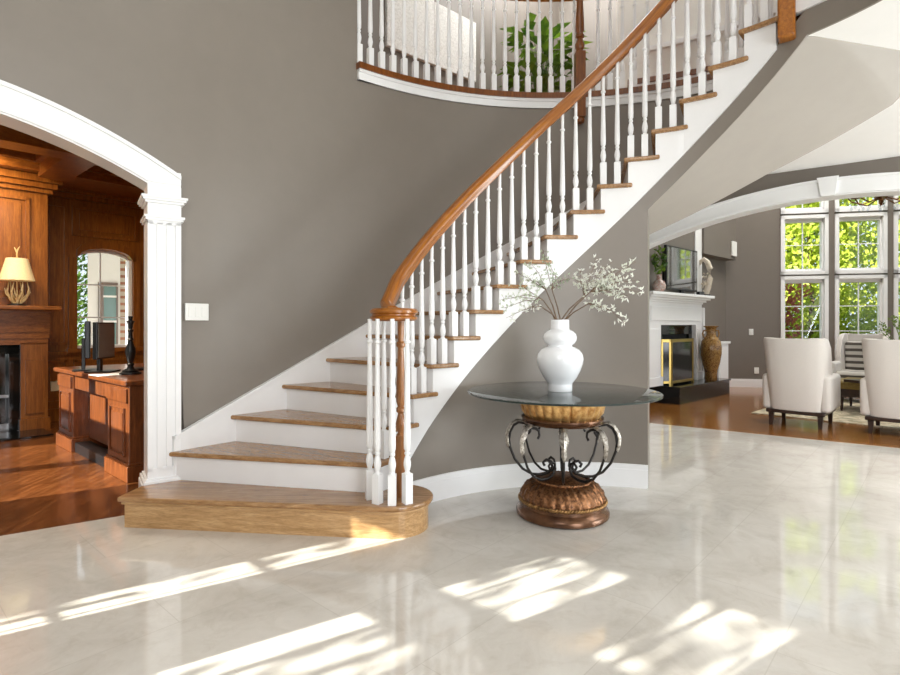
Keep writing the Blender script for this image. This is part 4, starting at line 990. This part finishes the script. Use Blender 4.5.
# wall plates on window wall
for (u, v, hh, nm, lb) in ((751, 332, .06, 'light_switch', 'white light switch on the family room wall above the low outlet'), (756.5, 370.5, .06, 'wall_outlet', 'white outlet low on the family room wall by the armchair')):
    q = onplane(u, v, WW, WNr); o = thing(nm, lb, 'wall plate', (q.x, q.y, q.z))
    MB().obox((q.x, q.y), WD, (-WNr[0], -WNr[1]), -.04, .04, -.002, .012, q.z - hh, q.z + hh).build('cover_plate', 'plate', o, bevel=.003)
    MB().obox((q.x, q.y), WD, (-WNr[0], -WNr[1]), -.015, .015, .012, .017, q.z - .03, q.z + .03).build('insert', 'plate', o)
q = Vector(HC) + G1 * 2.86 + Vector(G2) * .295
o = MB().obox((q.x, q.y), G1, (-G2[0], -G2[1]), -.11, .11, -.003, .03, 2.50, 2.78).build('wall_speaker', 'plate', bevel=.006); tag(o, 'white square speaker high on the wall beside the mantel', 'speaker')
# rug
rc = Vector((4.08, 7.45)); e1, e2 = Vector((.69, -.724)), Vector((.724, .69))
m = MB(); m.obox(rc, e1, e2, 0, 3.6, 0, 2.6, .0015, .014); tag(m.build('area_rug', 'rug'), 'cream patterned area rug under the family room seating', 'rug')

# armchairs
def armchair(x, y, az, label, seatmat, z=0.0, group='pale wing armchairs'):
    o = thing('armchair', label, 'armchair', (x, y, z), az, group)
    # back with wings: U-shaped shell
    WS = .86
    plan = [(.02, .365), (-.12, .375), (-.26, .375), (-.335, .35), (-.375, .28), (-.39, .14), (-.393, 0), (-.39, -.14), (-.375, -.28), (-.335, -.35), (-.26, -.375), (-.12, -.375), (.02, -.365)]
    tops = [.64, .94, 1.03, 1.05, 1.045, 1.04, 1.04, 1.04, 1.045, 1.05, 1.03, .94, .64]
    m = LB(); vs = []; nz = 8; n = len(plan)
    for side in (0, 1):
        for j in range(nz + 1):
            t = j / nz
            for (px, py), zt in zip(plan, tops):
                k = 1.0 - .085 * side - 0; sc = lerp(.85, 1.03, t)
                qx, qy = px, py
                if side:
                    L = math.hypot(px * .8, py) or 1; qx = px + .085 * (1 if abs(py) < .33 else .2); qy = py - math.copysign(.085, py) * (1 if abs(py) > .25 else abs(py) / .25 * .7)
                vs.append((qx * sc - .02 * t, qy * sc * WS, lerp(.19, zt, t)))
    W = (nz + 1) * n; fs = []
    for j in range(nz):
        for i in range(n - 1):
            a = j * n + i; fs.append((a, a + 1, a + n + 1, a + n)); fs.append((W + a, W + a + n, W + a + n + 1, W + a + 1))
    for i in range(n - 1): fs.append((nz * n + i, nz * n + i + 1, W + nz * n + i + 1, W + nz * n + i)); fs.append((i, W + i, W + i + 1, i + 1))
    for i in (0, n - 1):
        for j in range(nz): fs.append((j * n + i, (j + 1) * n + i, W + (j + 1) * n + i, W + j * n + i))
    m.add(vs, fs); b = m.build('backrest', 'linen', o, smooth=50); bv = b.modifiers.new('b', 'BEVEL'); bv.width = .025; bv.segments = 3; bv.limit_method = 'ANGLE'; bv.angle_limit = rad(50)
    for sg in (-1, 1):
        LB().box(-.30, .36, sg * .295 - .055, sg * .295 + .055, .19, .61).build('armrest', 'linen', o, smooth=40, bevel=.04, seg=4)
    LB().box(-.30, .33, -.25, .25, .19, .34).build('seat_base', 'linen', o, smooth=40, bevel=.02)
    LB().box(-.28, .37, -.245, .245, .335, .47).build('seat_cushion', seatmat, o, smooth=40, bevel=.045, seg=4)
    if seatmat != 'linen': LB().box(-.29, -.17, -.235, .235, .44, .92).build('back_cushion', seatmat, o, smooth=40, bevel=.045, seg=4)
    LB().box(-.325, .35, -.30, .30, .15, .195).build('plinth', 'darkwood', o, bevel=.012)
    for sx in (-.265, .30):
        for sy in (-.25, .25):
            LB().add([(sx + a * .028, sy + b * .028, .16) for a, b in ((-1, -1), (1, -1), (1, 1), (-1, 1))] + [(sx + a * .017 + (-.02 if sx < 0 else .01), sy + b * .017, 0) for a, b in ((-1, -1), (1, -1), (1, 1), (-1, 1))], [(0, 1, 2, 3), (7, 6, 5, 4), (0, 4, 5, 1), (1, 5, 6, 2), (2, 6, 7, 3), (3, 7, 4, 0)]).build('leg', 'darkwood', o)
    return o
armchair(4.26, 6.68, rad(46), 'white wing armchair seen from behind, nearest the fireplace', 'linen', .0016)
armchair(5.02, 6.10, rad(46), 'white wing armchair seen from behind, cut off at the picture edge', 'linen', .0016)
armchair(6.42, 8.62, rad(222), 'armchair with striped cushions facing the room in front of the windows', 'stripe', .015)
# ottoman
ot = thing('ottoman', 'olive leather ottoman on dark legs between the armchairs', 'ottoman', (6.0, 7.45, .015), rad(-46))
LB().box(-.6, .6, -.38, .38, .30, .42).build('cushion', 'olive', ot, smooth=40, bevel=.04, seg=4)
LB().box(-.59, .59, -.37, .37, .20, .31).build('apron', 'darkwood', ot, bevel=.01)
for sx in (-.52, .52):
    for sy in (-.3, .3): LB().lathe([(.012, 0), (.016, .02), (.024, .14), (.032, .2)], (sx, sy, 0), 12).build('leg', 'darkwood', ot, smooth=40)
o = slab('book', 858, 386, 7.35, .26, .2, .035, .3, 'darkwood', 'dark book lying on the olive ottoman', 'book', z=.435)
o.location = (0, 0, 0)
fv = thing('flower_vase', 'glass vase of thin green stems on the ottoman behind the armchairs', 'vase', (6.12, 7.38, .436))
LB().lathe([(0, 0), (.06, 0), (.075, .1), (.06, .24), (.065, .26), (.055, .25), (.068, .1), (0, .01)], n=24).build('vase_body', 'vase', fv, smooth=50)
rg = random.Random(12); ms = LB(); ml = LB()
for k in range(22):
    a = rg.uniform(0, 2 * PI); rr = rg.uniform(.05, .34); h = rg.uniform(.52, .86); tip = (rr * math.cos(a), rr * math.sin(a), h)
    ms.tube([(0, 0, .05), (tip[0] * .3, tip[1] * .3, h * .6), tip], [.004, .003, .0015], 4)
    leaves(ml, tip, (.06, .06, .05), 9, .022, rg)
ms.build('stem', 'leafd', fv); ml.build('foliage', 'leafp', fv)
# chandelier
q = ray(882, 196, 8.0)
ch = thing('chandelier', 'crystal and bronze chandelier hanging in the family room beyond the arch', 'chandelier', (q.x, q.y, 3.0))
LB().lathe([(.012, .3), (.012, 2.99)], n=8).build('rod', 'bronze', ch)
LB().lathe([(.01, -.06), (.03, -.04), (.02, .0), (.05, .03), (.10, .10), (.12, .15), (.03, .2), (.02, .34)], n=20).build('body', 'bronze', ch, smooth=50)
for k in range(8):
    a = 2 * PI * k / 8 + .2; c_, s_ = math.cos(a), math.sin(a)
    arm = LB().tube([(.05 * c_, .05 * s_, .05), (.22 * c_, .22 * s_, -.02), (.36 * c_, .36 * s_, .03), (.42 * c_, .42 * s_, .12)], .01, 6).lathe([(.0, .12), (.06, .13), (.065, .145), (.0, .145)], (.42 * c_, .42 * s_, 0), 12).build('arm', 'bronze', ch, smooth=50)
    LB().lathe([(.025, .145), (.055, .21), (.075, .30), (.07, .30), (.05, .21), (.02, .15)], (.42 * c_, .42 * s_, 0), 14).build('glass_shade', 'crystal', arm, smooth=50)
    m = LB()
    for j, (rr, zz) in enumerate(((.42, .02), (.36, -.06), (.22, -.08))):
        m.lathe([(.001, -.05), (.018, -.02), (.014, .01), (.001, .03)], (rr * c_, rr * s_, zz), 6)
    m.build('crystal_drop', 'crystal', arm)

# garden beyond the family room windows
gt = [(8.2, 16.5, 6.5, 2.0, 'leafy', 5200), (10.6, 16.2, 6.5, 1.9, 'leafy', 5200), (13.0, 16.4, 6.5, 2.0, 'leafy', 4200), (6.6, 18.5, 7.0, 2.0, 'leafd', 3000), (9.4, 19.5, 7.5, 2.4, 'leafd', 3600), (12.0, 20, 7.5, 2.6, 'leafd', 3600), (15.6, 18.0, 7.0, 2.2, 'leafy', 3000), (18.5, 13.4, 6.5, 2.0, 'leafy', 2600), (23, 14.5, 7, 2.2, 'leafy', 2400)]
gl = ['sunny yellow-green tree behind the left window column', 'sunny yellow-green tree behind the second window column', 'sunny yellow-green tree behind the third window column', 'darker green tree far left of the garden windows', 'darker green tree standing back between the first two sunny trees', 'darker green tree standing back between the second and third sunny trees', 'yellow-green tree at the right of the garden', 'bright tree beside the window wall outside the frame', 'bright tree farthest along the garden']
for k, (x, y, h, r, mt, n) in enumerate(gt): tree('garden_tree', gl[k], x, y, -.3, h, r, mt, n, .13, 20 + k)
tree('maple_shrub', 'reddish maple shrub behind the lower left garden window', 8.2, 13.6, -.3, 2.6, .55, 'leafr', 900, .07, 55)
# trees by the entrance that dapple the sunlight
EV = Vector((.84, .545, 0)).normalized()
for k, (t, dist, h, r) in enumerate(((-1.25, 4.5, 5.6, .8), (.9, 5.2, 6.2, 1.0), (2.0, 4.2, 5.2, .8))):
    p = Vector((EO[0] + EE[0] * t, EO[1] + EE[1] * t, 0)) - EV * dist
    tree('entrance_tree', ('airy tree outside the entrance beside the study', 'airy tree outside the front door', 'airy tree outside at the right of the entrance')[k], p.x, p.y, -.3, h, r, 'leafd', 2300, .07, 70 + k, 'trees by the entrance')

# ------------------------------------------------------------------ light
sun = bpy.data.lights.new('sun', 'SUN'); sun.energy = 18; sun.angle = rad(.35); sun.color = (1, .95, .87)
so = bpy.data.objects.new('sun', sun); COL.objects.link(so)
EL = rad(27.2); d = Vector((.84 * math.cos(EL), .545 * math.cos(EL), -math.sin(EL)))
so.rotation_euler = d.to_track_quat('-Z', 'Y').to_euler()
def area(name, loc, size, power, color=(1, 1, 1), aim=(0, 0, -1), sy=None):
    l = bpy.data.lights.new(name, 'AREA'); l.energy = power; l.size = size; l.color = color
    if sy: l.shape = 'RECTANGLE'; l.size_y = sy
    o = bpy.data.objects.new(name, l); COL.objects.link(o); o.location = loc; o.rotation_euler = Vector(aim).to_track_quat('-Z', 'Y').to_euler(); return o
area('foyer_light', (.2, 1.2, 5.9), 2.6, 25, (1, .98, .95))
area('entry_daylight', (-1.3, -1.7, 3.2), 2.8, 172, (1, .98, .96), (.0, 1, -.1))
area('hall_light', (4.2, 3.7, 2.93), 1.6, 80, (1, .97, .93))
area('hall_fill', (7.9, 1.9, 1.2), 2.8, 470, (.95, .97, 1), (-1, .12, .42), 2.0)  # added fill outside the made-up hall window, aimed up at soffit and ceiling
area('rear_fill', (3.2, -2.6, 1.5), 2.4, 190, (.93, .96, 1), (-.2, 1, .12))  # added fill behind the camera to brighten the family arch and hall ceiling
area('family_light', (6.2, 8.3, 5.9), 2.5, 260, (1, .97, .92))
area('upper_light', (1.2, 6.3, 5.9), 1.6, 110, (1, .99, .97))
area('study_light', (*S(1.0, 5.6), 2.8), .9, 60, (1, .87, .68))
area('study_mantel_light', (*S(.85, BF - .55), 2.9), .3, 34, (1, .82, .55), (H2[0] * .5, H2[1] * .5, -1))
pt = bpy.data.lights.new('lamp_bulb', 'POINT'); pt.energy = 9; pt.color = (1, .72, .4); pt.shadow_soft_size = .05
po = bpy.data.objects.new('lamp_bulb', pt); COL.objects.link(po); po.location = (lx, ly, lz + .42)

w = bpy.data.worlds.new('sky'); scene.world = w; w.use_nodes = True
bg = w.node_tree.nodes['Background']; bg.inputs['Color'].default_value = (.80, .88, 1, 1); bg.inputs['Strength'].default_value = 1.3

cam = bpy.data.cameras.new('camera'); cam.sensor_width = 36; cam.lens = F / 900 * 36; cam.shift_y = -(337.5 - VH) / 900; cam.clip_start = .05
co = bpy.data.objects.new('camera', cam); COL.objects.link(co); co.location = (0, 0, CH); co.rotation_euler = (PI / 2, 0, 0); scene.camera = co
scene.view_settings.view_transform = 'Standard'; scene.view_settings.look = 'None'; scene.view_settings.exposure = -.1; scene.view_settings.gamma = 1
scene.view_settings.use_curve_mapping = False
try:
    scene.cycles.use_denoising = True; scene.cycles.max_bounces = 10; scene.cycles.transparent_max_bounces = 16; scene.cycles.sample_clamp_indirect = 6; scene.cycles.caustics_reflective = False
except Exception: pass
